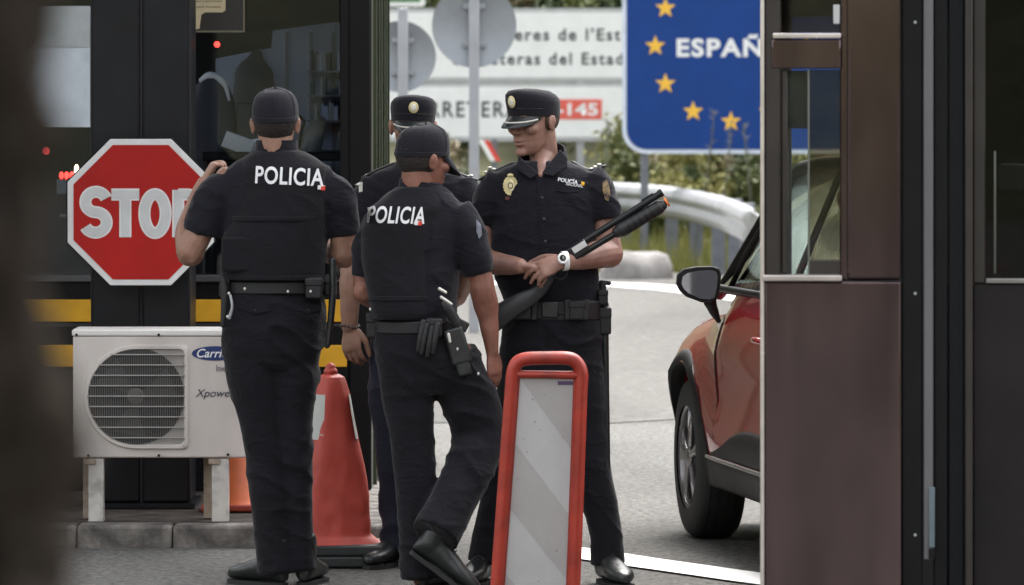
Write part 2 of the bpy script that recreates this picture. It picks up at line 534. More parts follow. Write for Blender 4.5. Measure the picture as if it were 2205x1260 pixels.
# ------------------------------------------------------------------ dark customs office (left, behind the column)
BD = 23.6
def bx(px): return (px - CX) / S(BD)
def bz(py): return CAMH - (py - HY) / S(BD)
ox1 = bx(800); ox0 = bx(-700)
by1 = BD + 3.4
root = thing('customs_office', 'dark glazed customs office with two yellow stripes behind the stop sign', 'building', ((ox0 + ox1) / 2, BD, KZ))
ztop = 3.1; zsill = bz(592)
# lower wall
mb = MB(); mb.b2(ox0, ox1 - 0.10, BD, BD + 0.08, KZ, zsill - 0.03)
put('lower_wall', mb, M_black, root)
mb = MB(); mb.b2(ox0, ox1 - 0.104, BD - 0.025, BD + 0.1, zsill - 0.03, zsill)
put('window_sill', mb, pm('sill_metal', (0.09, 0.09, 0.095), rough=0.35, metal=0.4), root, bevel=0.004)
for (y0, y1) in ((645, 693), (743, 790)):
    mb = MB(); mb.b2(ox0, ox1 - 0.105, BD - 0.012, BD - 0.0005, bz(y1), bz(y0))
    put('yellow_stripe', mb, M_yel, root, bevel=0.003)
mb = MB()
mb.b2(ox0, ox1 - 0.105, BD - 0.010, BD - 0.0005, bz(703), bz(696)); 
put('groove', mb, M_intd, root)
# corner post and side wall (dark green metal)
mb = MB(); mb.b2(ox1 - 0.10, ox1, BD - 0.01, BD + 0.10, KZ, ztop)
put('corner_post', mb, M_black, root, bevel=0.01)
mb = MB(); mb.b2(ox1 - 0.06, ox1 - 0.001, BD + 0.10, by1, KZ, ztop)
sw = put('side_wall', mb, M_green, root)
for k in range(6):
    y = BD + 0.35 + k * 0.5
    mb = MB(); mb.b2(ox1 - 0.001, ox1 + 0.014, y, y + 0.05, KZ, ztop)
    put('rib', mb, M_green if k % 2 else pm('green_light', (0.05, 0.065, 0.035), rough=0.3), sw)
# posts and frames of the front
for px0, px1, nm in ((732, 776, M_black), (398, 412, pm('frame_tan', (0.05, 0.043, 0.035), rough=0.35)), (-60, -30, M_black), (-420, -390, M_black)):
    mb = MB(); mb.b2(bx(px0), bx(px1), BD - 0.004, BD + 0.09, zsill, ztop)
    put('mullion', mb, nm, root, bevel=0.004)
mb = MB(); mb.b2(ox0, ox1 - 0.1, BD, BD + 0.09, bz(-130), ztop)
put('head_beam', mb, M_black, root)
mb = MB(); mb.b2(ox0 - 0.3, ox1 + 0.1, BD - 0.04, by1 + 0.3, ztop, ztop + 0.2)
put('roof', mb, M_black, root, bevel=0.02)
mb = MB(); mb.b2(ox0, ox1 - 0.061, by1 - 0.06, by1, KZ, ztop)
put('back_wall', mb, M_intd, root)
for a, b in ((ox0, bx(-62)), (bx(-28), bx(396)), (bx(414), bx(730)), (bx(778), ox1 - 0.102)):
    mb = MB(); mb.b2(a, b, BD + 0.03, BD + 0.038, zsill, bz(-130))
    put('window_pane', mb, M_glass, root)
# inside, seen through the glass
mb = MB(); mb.prism([Vector((bx(x), BD + 1.45, bz(y))) for x, y in ((425, 500), (425, 122), (552, 98), (556, 58), (690, 40), (790, 40), (790, 500))], (0, 0.04, 0))
put('partition', mb, M_int, root)
for px in (520, 585, 640, 690):
    mb = MB(); mb.b2(bx(px), bx(px + 7), BD + 1.435, BD + 1.45, 0.9, bz(100 if px < 550 else 62)); put('partition_post', mb, pm('partition_seam', (0.20, 0.21, 0.25), rough=0.6), root)
mb = MB(); mb.b2(bx(-20), bx(194), BD + 0.16, BD + 0.18, bz(274), bz(14))
put('roller_blind', mb, M_blind, root)
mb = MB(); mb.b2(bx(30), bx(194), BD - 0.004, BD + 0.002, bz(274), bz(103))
put('reflection_sheet', mb, pm('sheet_blue', (0.72, 0.80, 0.88), rough=0.6, nscale=5, var=0.12, spec=0.3), root)  # pale sheet on the pane standing in for a bright reflection
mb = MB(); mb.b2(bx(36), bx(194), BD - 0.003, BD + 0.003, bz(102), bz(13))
put('reflection_sheet', mb, pm('sheet_grey', (0.55, 0.60, 0.62), rough=0.6, nscale=4, var=0.2, spec=0.3), root)  # upper, greyer part of the same stand-in reflection

des = thing('office_desk', 'dark desk inside the office window beside the officer on the left', 'desk', (bx(590), BD + 0.9, KZ))
mb = MB(); mb.b2(bx(420), bx(790), BD + 0.5, BD + 1.3, bz(330) - 0.04, bz(330)); put('desk_top', mb, M_black, des, bevel=0.006)
for px in (430, 770):
    mb = MB(); mb.b2(bx(px), bx(px + 14), BD + 0.55, BD + 1.25, KZ, bz(330) - 0.04); put('desk_panel', mb, M_black, des)
mon = thing('monitor', 'dark computer monitor on the desk inside the office', 'monitor', (bx(545), BD + 0.8, bz(330)))
mb = MB(); mb.b2(bx(490), bx(590), BD + 0.78, BD + 0.82, bz(305), bz(222)); put('screen', mb, pm('screen_plastic', (0.03, 0.032, 0.04), rough=0.3), mon, bevel=0.006)
mb = MB(); mb.cyl((bx(540), BD + 0.83, bz(330)), (bx(540), BD + 0.83, bz(290)), 0.02); mb.b2(bx(515), bx(565), BD + 0.75, BD + 0.9, bz(330), bz(326)); put('stand', mb, M_black, mon)
shf = thing('shelf_unit', 'pale shelf with folders against the wall inside the office', 'shelf', (bx(690), BD + 1.35, KZ))
mb = MB()
for py in (150, 205, 262): mb.b2(bx(640), bx(735), BD + 1.15, BD + 1.42, bz(py + 4), bz(py))
put('shelf', mb, pm('shelf_grey_blue', (0.16, 0.17, 0.20), rough=0.6), shf)['kind'] = 'stuff'
rq = random.Random(8)
for py in (150, 205, 262):
    x = 645
    while x < 728:
        w_ = rq.uniform(5, 11); h_ = rq.uniform(26, 46)
        mb = MB(); mb.b2(bx(x), bx(x + w_ - 0.6), BD + 1.18, BD + 1.38, bz(py), bz(py - h_)); put('folder', mb, rq.choice([_mc['interior_grey'], pm('folder_blue', (0.05, 0.07, 0.12), rough=0.5), pm('folder_dark', (0.03, 0.03, 0.035), rough=0.5), pm('folder_pale', (0.30, 0.32, 0.34), rough=0.6)]), shf)
        x += w_ + (rq.uniform(4, 16) if rq.random() < 0.2 else 0)
prn = thing('printer', 'grey printer with white paper tray on the office desk', 'printer', (bx(740), BD + 0.85, bz(330)))
mb = MB(); mb.b2(bx(715), bx(785), BD + 0.7, BD + 1.05, bz(330), bz(285)); put('case', mb, pm('printer_grey', (0.20, 0.21, 0.22), rough=0.5), prn, bevel=0.01)
mb = MB(); mb.box((bx(750), BD + 0.85, bz(272)), (0.1, 0.12, 0.004), Euler((0.7, 0, 0)).to_matrix()); put('paper_tray', mb, M_paper, prn)
lmp = thing('desk_lamp', 'dark jointed desk lamp leaning over the office desk', 'lamp', (bx(620), BD + 0.8, bz(330)))
mb = MB(); mb.limb([(Vector((bx(625), BD + .8, bz(330))), .008), (Vector((bx(640), BD + .8, bz(262))), .007), (Vector((bx(600), BD + .78, bz(225))), .007)], n=8, sub=1); put('arm', mb, M_black, lmp)
mb = MB(); mb.limb([(Vector((bx(602), BD + .78, bz(222))), .015), (Vector((bx(584), BD + .76, bz(240))), .045)], n=14); put('lamp_shade', mb, pm('lamp_metal', (0.14, 0.15, 0.16), rough=0.35), lmp)
coat = MB(); coat.limb([(Vector((bx(520), BD + 1.38, bz(115))), .03), (Vector((bx(515), BD + 1.36, bz(160))), .09), (Vector((bx(518), BD + 1.36, bz(235))), .11), (Vector((bx(516), BD + 1.36, bz(290))), .12)], n=14, flat=.4, fdir=Vector((0, 1, 0)))
tag(put('hanging_jacket', coat, pm('jacket_cloth', (0.05, 0.055, 0.07), rough=0.8), smooth=180), 'dark jacket hanging on the pale partition inside the office', 'jacket')
ppr = MB(); ppr.box((bx(497), BD + 0.62, bz(312)), (0.13, 0.02, 0.07), Euler((0.5, 0.35, 0.1)).to_matrix()); ppr.box((bx(520), BD + 0.64, bz(318)), (0.10, 0.02, 0.05), Euler((0.7, -0.2, 0.1)).to_matrix())
tag(put('papers', ppr, M_paper), 'loose white papers on the desk behind the office glass', 'papers')
tb = MB(); tb.limb([(Vector((bx(655), BD + 0.7, bz(330))), 0.05), (Vector((bx(665), BD + 0.72, bz(290))), 0.045), (Vector((bx(680), BD + 0.75, bz(262))), 0.02)])
tag(put('desk_phone', tb, pm('grey_plastic', (0.16, 0.17, 0.17), rough=0.5)), 'grey handset standing on the desk behind the officer', 'phone')
ch = thing('office_chair', 'dark high back office chair with a painted highlight along the top behind the glass', 'chair', (bx(445), BD + 0.75, KZ))
mb = MB()
mb.rings([[Vector((bx(435) + wx * math.cos(a), BD + 0.8 + 0.06 * math.sin(a), bz(py))) for a in [2 * math.pi * j / 16 for j in range(16)]] for py, wx in ((410, 0.10), (380, 0.115), (300, 0.115), (220, 0.10), (185, 0.075), (168, 0.045))])
put('backrest', mb, pm('seat_cloth', (0.028, 0.032, 0.046), rough=0.6), ch)
mb = MB(); mb.limb([(Vector((bx(412), BD + 0.77, bz(172))), 0.012), (Vector((bx(432), BD + 0.76, bz(163))), 0.02), (Vector((bx(455), BD + 0.76, bz(172))), 0.016), (Vector((bx(468), BD + 0.77, bz(200))), 0.012), (Vector((bx(476), BD + 0.78, bz(290))), 0.008)])
put('headrest_highlight', mb, M_paper, ch)  # white tube draws the highlight along the top of the chair
mb = MB(); mb.ell((bx(435), BD + 0.6, bz(425)), (0.13, 0.2, 0.05)); put('seat', mb, _mc['seat_cloth'], ch)
mb = MB(); mb.cyl((bx(435), BD + 0.6, KZ), (bx(435), BD + 0.6, bz(430)), 0.03); put('leg', mb, M_black, ch)

# notice stuck on the glass (cream map with frame), red lamps, glowing spots for reflected lights
no = thing('window_notice', 'cream printed notice in a thin dark frame high on the office glass', 'notice', (bx(465), BD, bz(68)))
mb = MB(); mb.b2(bx(408), bx(526), BD - 0.016, BD - 0.006, bz(68), bz(-55)); put('backing', mb, pm('notice_dark', (0.022, 0.02, 0.016), rough=0.4), no)
mb = MB()
for a, b, c, d in ((407, 528, 66, 70), (524, 528, -55, 66)):
    mb.b2(bx(a), bx(b), BD - 0.020, BD - 0.0165, bz(d), bz(c))
put('frame', mb, pm('notice_frame', (0.16, 0.14, 0.10), rough=0.5), no)
pl = [(407, -50), (486, -50), (486, 22), (480, 27), (442, 27), (434, 32), (430, 62), (407, 66)]
mb = MB(); mb.prism([Vector((bx(x), BD - 0.0195, bz(y))) for x, y in pl], (0, 0.003, 0)); put('print', mb, M_cream, no)
for txt, x0, x1, y0, y1 in (('mercancias', 412, 478, 0, 5), ('aduana frontera', 414, 476, 12, 17)):
    me = text_mesh(txt, bx(x1) - bx(x0), bz(y0) - bz(y1)); me.transform(Matrix.Translation((bx(x0), BD - 0.021, bz(y1))))
    put_ = place('lettering', me, pm('brown_ink', (0.10, 0.06, 0.03), rough=0.7), no, smooth=0)
def lamp(name, lab, px, py, r, m, z=0.2):
    mb = MB(); mb.ell((bx(px), BD + z, bz(py)), (r, r * 0.7, r))
    o = tag(put(name, mb, m, smooth=180), lab, 'lamp'); return o
lamp('signal_lamp', 'small red lamp glowing high behind the office glass', 462, 95, 0.013, M_redglow)
lamp('signal_lamp', 'dim red lamp behind the glass above the reflected red lights', 90, 326, 0.016, emit_mat('dim_red_lamp', (0.9, 0.08, 0.08), 0.5))
lb = thing('reflected_lights', 'glowing red spots in place of lights reflected in the glass, left of the stop sign', 'lamp', (bx(142), BD + 0.15, bz(384)))  # added glowing spots imitate red lights reflected in the glass
for px in (126, 137, 148):
    mb = MB(); mb.ell((bx(px), BD + 0.15, bz(379)), (0.010, 0.010, 0.016)); put('glow_spot', mb, M_redglow, lb, smooth=180)
mb = MB(); mb.ell((bx(159), BD + 0.15, bz(370)), (0.010, 0.010, 0.030)); put('glow_spot', mb, M_warm, lb, smooth=180)
mb = MB(); mb.b2(bx(116), bx(170), BD + 0.14, BD + 0.20, bz(420), bz(388)); mb.b2(bx(140), bx(148), BD + 0.14, BD + 0.18, bz(466), bz(420)); mb.b2(bx(122), bx(165), BD + 0.14, BD + 0.18, bz(470), bz(464))
put('bracket', mb, pm('stand_in_grey', (0.12, 0.14, 0.16), rough=0.4), lb, bevel=0.004)  # added piece, part of the stand-in for the reflected lights

# ------------------------------------------------------------------ canopy column with the stop sign
CD = 22.6
cx_ = lambda px: (px - CX) / S(CD)
cz_ = lambda py: CAMH - (py - HY) / S(CD)
col = thing('canopy_column', 'broad dark grey steel column behind the stop sign', 'column', (cx_(303), CD + 0.2, KZ))
xm = cx_(304)
for a, b in ((cx_(195), xm - 0.0025), (xm + 0.0025, cx_(410))):
    mb = MB(); mb.b2(a, b, CD, CD + 0.40, KZ + 0.02, 5.8); put('cladding_panel', mb, M_col, col, bevel=0.012, bseg=3)
mb = MB(); mb.b2(xm - 0.003, xm + 0.003, CD + 0.006, CD + 0.39, KZ, 5.8); put('seam', mb, M_intd, col)
mb = MB(); mb.b2(cx_(185), cx_(420), CD - 0.02, CD + 0.42, KZ, KZ + 0.02); put('base_plate', mb, M_col, col)

# canopy roof carried by the column (above the frame; it shades the officers)
can = thing('canopy_roof', 'flat grey canopy roof over the checkpoint lane', 'roof', (-3.0, 20.7, 5.8))
mb = MB(); mb.b2(-8.5, 0.55, 18.6, 25.0, 5.805, 6.1); put('roof_slab', mb, pm('canopy_grey', (0.30, 0.30, 0.30), rough=0.6, nscale=2), can, bevel=0.03)
for x in (-8.53, 0.58):
    mb = MB(); mb.b2(x - 0.028, x + 0.028, 18.5, 25.1, 5.75, 6.15); put('edge_beam', mb, M_col, can)
for x in (-8.0, -4.9):
    mb = MB(); mb.b2(x - 0.2, x + 0.2, 22.6, 23.0, KZ, 5.8); put('support', mb, M_col, can)

SD = 22.33
sx_ = lambda px: (px - CX) / S(SD)
sz_ = lambda py: CAMH - (py - HY) / S(SD)
sg = thing('stop_sign', 'red octagonal stop sign with white border on the dark column', 'sign', (sx_(302), SD, sz_(457)))
def octa(cx0, cz0, r, y, n=8):
    a0 = math.pi / 8
    return [Vector((cx0 + r / math.cos(a0) * math.cos(a0 + k * math.pi / 4), y, cz0 + r / math.cos(a0) * math.sin(a0 + k * math.pi / 4))) for k in range(n)]
scx, scz, sr = sx_(303), sz_(457), 157.5 / S(SD)
def panel_oct(name, r, y, th, m, bev=0.0):
    mb = MB(); mb.prism(octa(scx, scz, r, y), (0, th, 0)); return put(name, mb, m, sg, bevel=bev)
panel_oct('back_plate', sr + 0.006, SD + 0.008, 0.012, M_black)
panel_oct('border', sr, SD, 0.007, pm('sign_border', (0.62, 0.62, 0.61), rough=0.4, nscale=12, var=0.08), 0.002)
panel_oct('face', sr - 0.024, SD - 0.003, 0.002, pm('stop_red', (0.34, 0.007, 0.005), rough=0.45, spec=0.25, nscale=3.5, var=0.14, bump=0.015, bscale=9))
M_let = pm('letter_grey', (0.50, 0.51, 0.51), rough=0.35, metal=0.1, nscale=9, var=0.10)
M_letw = pm('letter_edge', (0.66, 0.63, 0.62), rough=0.4)
def stroke_poly(pts, wdt, y, th):
    """thick open polyline in the XZ plane as a closed slab"""
    L, Rr = [], []
    loop = (Vector(pts[0]) - Vector(pts[-1])).length < 1e-4
    for i, p in enumerate(pts):
        a = Vector(pts[max(i - 1, 0)]); b = Vector(pts[min(i + 1, len(pts) - 1)])
        if loop and i in (0, len(pts) - 1): a, b = Vector(pts[-2]), Vector(pts[1])
        t = (b - a).normalized(); nn = Vector((-t.y, t.x)); q = Vector(p)
        L.append(q + nn * wdt / 2); Rr.append(q - nn * wdt / 2)
    mb = MB(); n = len(pts)
    mb.rings([[Vector((L[i].x, y, L[i].y)), Vector((Rr[i].x, y, Rr[i].y)), Vector((Rr[i].x, y + th, Rr[i].y)), Vector((L[i].x, y + th, L[i].y))] for i in range(n)])
    return mb
def spx(pts): return [(sx_(a), sz_(b)) for a, b in pts]
def arc(cx0, cy0, rx, ry, a0, a1, n=14): return [(cx0 + rx * math.cos(R(a0 + (a1 - a0) * i / n)), cy0 - ry * math.sin(R(a0 + (a1 - a0) * i / n))) for i in range(n + 1)]
letters = {
 'S': [arc(207, 435, 23, 22, 20, 180) + arc(207, 436, 23, 21, 180, 262, 6)[1:] + arc(206, 479, 24, 22, 82, -90, 14) + arc(206, 479, 24, 22, -90, -155, 6)[1:]],
 'T': [[(240, 419), (300, 419)], [(270, 412), (270, 511)]],
 'O': [arc(334, 460, 23, 42, 90, 450, 30)],
 'P': [[(384, 409), (384, 511)], [(384, 419), (405, 419)] + arc(405, 440, 20, 21, 90, -90, 12) + [(384, 461)]],
}
for k, ss in letters.items():
    for mat_, wpx, y, nm in ((M_letw, 26, SD - 0.0045, 'letter'), (M_let, 19, SD - 0.0062, 'letter_face')):
        mb = MB()
        for j, s_ in enumerate(ss):
            q = stroke_poly(spx(s_), wpx / S(SD), y - 0.0003 * j, 0.0012)
            mb.add(q.v, q.f)
        o = put(nm, mb, mat_, sg, smooth=0)

# ------------------------------------------------------------------ air conditioner
AD = 21.86
ax_ = lambda px: (px - CX) / S(AD)
az_ = lambda py: CAMH - (py - HY) / S(AD)
M_ac = pm('ac_enamel', (0.55, 0.505, 0.465), rough=0.42, nscale=5, bump=0.03, bscale=20, col2=(0.65, 0.605, 0.565), detail=8, stretch=(1, 1, 0.5), blotch=(4.0, 0.86))
M_acd = pm('ac_grille', (0.30, 0.285, 0.265), rough=0.5, nscale=30, var=0.1)
ac = thing('air_conditioner', 'white outdoor air conditioner with round fan grille standing on posts', 'air conditioner', (ax_(345), AD, KZ))
a0, a1 = ax_(157), ax_(532)
mb = MB(); mb.b2(a0, a1, AD, AD + 0.28, az_(986), az_(724)); put('casing', mb, M_ac, ac, bevel=0.007, bseg=3)
mb = MB(); mb.b2(a0 - 0.004, a1 + 0.004, AD - 0.006, AD + 0.286, az_(724) + 0.0005, az_(710)); put('lid', mb, pm('ac_lid', (0.72, 0.70, 0.67), rough=0.35, var=0.04), ac, bevel=0.006, bseg=3)
# grille surround: square with rounded left side
def surround(inset, y):
    r = (113 - inset) / S(AD); c = Vector((ax_(293), y, az_(855)))
    xr = ax_(407 - inset); zt = c.z + r; zb = c.z - r
    pts = [c + Vector((r * math.cos(R(t)), 0, r * math.sin(R(t)))) for t in range(90, 271, 6)]
    rr = 0.02
    pts += [Vector((xr - rr + rr * math.cos(R(t)), y, zb + rr + rr * math.sin(R(t)))) for t in range(-90, 1, 15)]
    pts += [Vector((xr - rr + rr * math.cos(R(t)), y, zt - rr + rr * math.sin(R(t)))) for t in range(0, 91, 15)]
    return pts
s0, s1, s2 = surround(0, AD - 0.001), surround(3, AD - 0.013), surround(9, AD - 0.013)
s3 = surround(11, AD - 0.004)
mb = MB(); mb.rings([s0, s1, s2, s3], cap=False); put('grille_frame', mb, M_ac, ac, smooth=60)
mb = MB(); mb.prism(surround(10, AD - 0.003), (0, 0.0015, 0)); put('grille_plate', mb, pm('grille_plate', (0.31, 0.295, 0.275), rough=0.5, nscale=10), ac)
mb = MB(); c = Vector((ax_(293), AD - 0.0045, az_(853))); rr = 104 / S(AD)
mb.prism([c + Vector((rr * math.cos(2 * math.pi * k / 48), 0, rr * math.sin(2 * math.pi * k / 48))) for k in range(48)], (0, 0.001, 0))
put('fan_opening', mb, pm('fan_dark', (0.035, 0.034, 0.033), rough=0.8), ac, smooth=0)
fan = MB()
for k in range(3):
    a = R(20 + 120 * k); pts = []
    for q, (ri, da) in enumerate(((0.03, -0.3), (0.10, -0.45), (0.168, -0.42), (0.168, 0.42), (0.10, 0.35), (0.03, 0.35))):
        pts.append(c + Vector((ri * math.cos(a + da), -0.002, ri * math.sin(a + da))))
    fan.prism(pts, (0, 0.001, 0))
put('fan_blade', fan, pm('fan_grey', (0.055, 0.053, 0.050), rough=0.6), ac, smooth=0)
mb = MB(); mb.ell(c + Vector((0, -0.004, 0)), (0.034, 0.006, 0.034)); put('fan_hub', mb, pm('fan_hub', (0.085, 0.08, 0.075), rough=0.6), ac)
wires = MB()
def chord(dx): 
    return math.sqrt(max(rr * rr - dx * dx, 0))
xl, xr_ = ax_(188), ax_(398)
for k in range(43):
    x = c.x - rr + 2 * rr * (k + 0.5) / 43
    h = chord(x - c.x)
    wires.b2(x - 0.0011, x + 0.0011, AD - 0.0125, AD - 0.0105, c.z - h, c.z + h)
wo_ = put('grille_wire', wires, pm('wire_grey', (0.16, 0.155, 0.148), rough=0.5), ac, smooth=0); wo_['kind'] = 'stuff'
for k in range(9):
    z = c.z + rr * (0.86 - 1.72 * k / 8)
    xa = c.x - chord(z - c.z)
    mb = MB(); mb.cyl((xa, AD - 0.0155, z), (xr_, AD - 0.0155, z), 0.0030, n=8); put('grille_bar', mb, M_acd, ac)
for px, py in ((190, 981), (342, 981), (491, 979), (342, 721), (165, 721)):
    mb = MB(); mb.cyl((ax_(px), AD - 0.007, az_(py)), (ax_(px), AD + 0.001, az_(py)), 0.0055, n=12); put('screw', mb, M_black, ac)
# brand badge and lettering
lg = MB(); c2 = (ax_(463), az_(761))
lg.prism([Vector((c2[0] + 50 / S(AD) * math.cos(t), AD - 0.0025, c2[1] + 15.5 / S(AD) * math.sin(t))) for t in [2 * math.pi * k / 40 for k in range(40)]], (0, 0.002, 0))
put('badge', lg, pm('badge_blue', (0.012, 0.03, 0.13), rough=0.35), ac, smooth=0)
for txt, x0, x1, y0, y1, sh, bo, m_ in (('Carrier', 424, 502, 751, 770, 0.3, 0.012, M_white), ('Xpower', 421, 506, 838, 860, 0.3, 0.0, pm('ink_navy', (0.02, 0.022, 0.04), rough=0.5)), ('Inverter', 466, 508, 786, 800, 0.0, 0.0, pm('ink_navy', (0.02, 0.022, 0.04)))):
    me = text_mesh(txt, ax_(x1) - ax_(x0), az_(y0) - az_(y1), bold=bo, shear=sh); me.transform(Matrix.Translation((ax_(x0), AD - 0.0035, az_(y1))))
    place('lettering', me, m_, ac, smooth=0)
M_legw = pm('post_white', (0.55, 0.53, 0.49), rough=0.6, nscale=9, var=0.10, bump=0.1, blotch=(14.0, 0.6))
M_rust = pm('post_rusty', (0.24, 0.17, 0.12), rough=0.8, nscale=16, bump=0.3, col2=(0.42, 0.36, 0.29))
for a, b, m_, y0, py0, py1 in ((190, 223, M_legw, AD + 0.005, 989, 1131), (456, 492, M_legw, AD + 0.005, 989, 1128), (171, 189, M_rust, AD + 0.18, 989, 1116), (433, 455, M_rust, AD + 0.18, 989, 1116)):
    mb = MB(); mb.b2(ax_(a), ax_(b), y0, y0 + 0.06, KZ, az_(988)); put('leg', mb, m_, ac, bevel=0.003)
for a, b in ((181, 206), (449, 474)):
    mb = MB(); mb.b2(ax_(a), ax_(b), AD - 0.004, AD + 0.25, az_(1000), az_(988)); put('bracket', mb, M_rust, ac, bevel=0.003)

# ------------------------------------------------------------------ traffic cones
M_cone = pm('cone_red', (0.48, 0.062, 0.042), rough=0.5, nscale=7, var=0.12, blotch=(9.0, 0.9), bump=0.08, bscale=14)
M_coneo = pm('cone_orange', (0.55, 0.12, 0.03), rough=0.45, nscale=7, var=0.2)
M_rub = pm('black_rubber', (0.022, 0.024, 0.024), rough=0.55, nscale=8, var=0.2, bump=0.1)
M_refl = pm('cone_band', (0.50, 0.51, 0.48), rough=0.5, nscale=8, var=0.1)
D0 = 20.95
def qx(px): return (px - CX) / S(D0)
def qz(py): return CAMH - (py - HY) / S(D0)
cn = thing('traffic_cone', 'tall red traffic cone with wrinkled cover on a black rubber base', 'traffic cone', (qx(712), D0, 0))
cc = Vector((qx(712), D0, 0))
prof = [(1167, 100), (1150, 84), (1100, 77), (1000, 64), (900, 46), (850, 38), (822, 31), (812, 27), (806, 17)]
rs = []; N = 48
for i in range(len(prof) - 1):
    for k in range(6):
        t = k / 6; rs.append((prof[i][0] * (1 - t) + prof[i + 1][0] * t, prof[i][1] * (1 - t) + prof[i + 1][1] * t))
rs.append(prof[-1])
rings = []
for y, r in rs:
    ring = []
    for j in range(N):
        a = 2 * math.pi * j / N
        fold = 1 + 0.09 * math.sin(3 * a + 0.6 + (y - 800) * 0.004) + 0.03 * math.sin(7 * a + (y - 800) * 0.012)
        crk = 0.035 * math.sin((y - 800) * 0.035 + 3.2 * math.sin(a * 2)) * min(1, max(0, (y - 920) / 120))
        q_ = np.array([[math.cos(a) * 1.3, math.sin(a) * 1.3, (y - 800) * 0.0125]]); cr2 = float(1 - abs(noise3(q_ * 1.7)[0]) * 3) * 0.028 + float(noise3(q_ * 3.1 + 2)[0]) * 0.022
        rad = r / S(D0) * (fold + crk + cr2 * min(1, max(0.25, (y - 880) / 100)))
        ring.append(cc + Vector((rad * math.cos(a), rad * math.sin(a), qz(y))))
    rings.append(ring)
mb = MB(); mb.rings(rings); put('cone_cover', mb, M_cone, cn, smooth=70)
mb = MB(); mb.limb([(cc + Vector((0, 0, qz(810))), 0.022), (cc + Vector((0, 0, qz(800))), 0.027), (cc + Vector((0, 0, qz(792))), 0.020)]); put('knob', mb, M_cone, cn, smooth=180)
# reflective band: patch on the left front
bandr = []
for y in range(848, 955, 12):
    r = np.interp(y, [822, 850, 900, 1000], [31, 38, 46, 64]) / S(D0) * 1.075 + 0.003
    bandr.append([cc + Vector((r * math.cos(R(a)), r * math.sin(R(a)), qz(y))) for a in range(208, 262, 6)])
mb = MB(); mb.rings(bandr, cap=False, closed=False); put('reflective_band', mb, M_refl, cn, smooth=60)
bandr = []
for y in range(848, 955, 12):
    r = np.interp(y, [822, 850, 900, 1000], [31, 38, 46, 64]) / S(D0) * 1.075 + 0.003
    bandr.append([cc + Vector((r * math.cos(R(a)), r * math.sin(R(a)), qz(y))) for a in range(-24, 1, 6)])
mb = MB(); mb.rings(bandr, cap=False, closed=False); put('reflective_band', mb, M_refl, cn, smooth=60)
mb = MB(); mb.b2(qx(596), qx(829), D0 - 0.2, D0 + 0.2, 0.004, qz(1190)); mb.b2(qx(600), qx(826), D0 - 0.19, D0 + 0.19, qz(1190) + 0.0005, qz(1167)); put('base', mb, M_rub, cn, bevel=0.008)

D1 = 22.5
c1 = Vector(((505 - CX) / S(D1), D1, KZ))
cn2 = thing('traffic_cone', 'small orange traffic cone half hidden behind the air conditioner', 'traffic cone', c1)
mb = MB(); mb.rings([[c1 + Vector((r * math.cos(2 * math.pi * j / 32), r * math.sin(2 * math.pi * j / 32), z)) for j in range(32)] for z, r in ((0.03, 0.115), (0.05, 0.10), (0.30, 0.055), (0.47, 0.026), (0.48, 0.015))]); put('cone_body', mb, M_coneo, cn2)
mb = MB(); mb.b2(c1.x - 0.13, c1.x + 0.13, c1.y - 0.13, c1.y + 0.13, KZ, KZ + 0.03); put('base', mb, pm('cone_base_red', (0.33, 0.05, 0.03), rough=0.5), cn2, bevel=0.008)

# little white marker post at the island's end
D2 = 25.5
p2 = Vector(((811 - CX) / S(D2), D2, 0.0))
mk = thing('marker_post', 'short white marker post at the right end of the island', 'post', p2)
mb = MB(); mb.cyl(p2 + Vector((0, 0, 0.02)), p2 + Vector((0, 0, CAMH - (1040 - HY) / S(D2))), 0.016); put('post', mb, M_white, mk)
mb = MB(); mb.cyl(p2, p2 + Vector((0, 0, 0.02)), 0.035); put('foot', mb, M_post, mk)
# ------------------------------------------------------------------ road signs in the background
def round_sign(px, py, rpx, d, polepx, pole_bottom, label, top=True):
    s = S(d)
    base = Vector(((polepx - CX) / s, d, -0.1))
    t = thing('road_sign', label, 'sign', base, 'grey backs of round road signs')
    c = at(px, py, d)
    r = rpx / s
    mb = MB(); n = 48
    ring = lambda rr, y: [c + Vector((rr * math.cos(2 * math.pi * k / n), y, rr * math.sin(2 * math.pi * k / n))) for k in range(n)]
    mb.rings([ring(r - 0.01, -0.004), ring(r, -0.014), ring(r, 0.006), ring(r - 0.006, 0.012)]); put('disc', mb, M_sback, t, smooth=50)
    hw = 11 / s
    mb = MB(); mb.b2(base.x - hw, base.x + hw, d - 0.07, d - 0.03, -0.1, c.z + r * 0.85 if not top else c.z + r + 0.1); put('post', mb, M_pole, t, bevel=0.006)
    for k in (-0.45, 0.45):
        mb = MB(); mb.b2(base.x - hw * 2.2, base.x + hw * 2.2, d - 0.03, d - 0.012, c.z + k * r - 0.02, c.z + k * r + 0.02); put('clamp', mb, M_sback, t, bevel=0.003)
    return t
round_sign(1021, 55, 91, 41.0, 1021, 900, 'grey round sign back on a pole, the higher one in front of the white boards')
round_sign(862, 122, 77, 44.0, 868, 900, 'grey round sign back lower down beside the dark office corner')

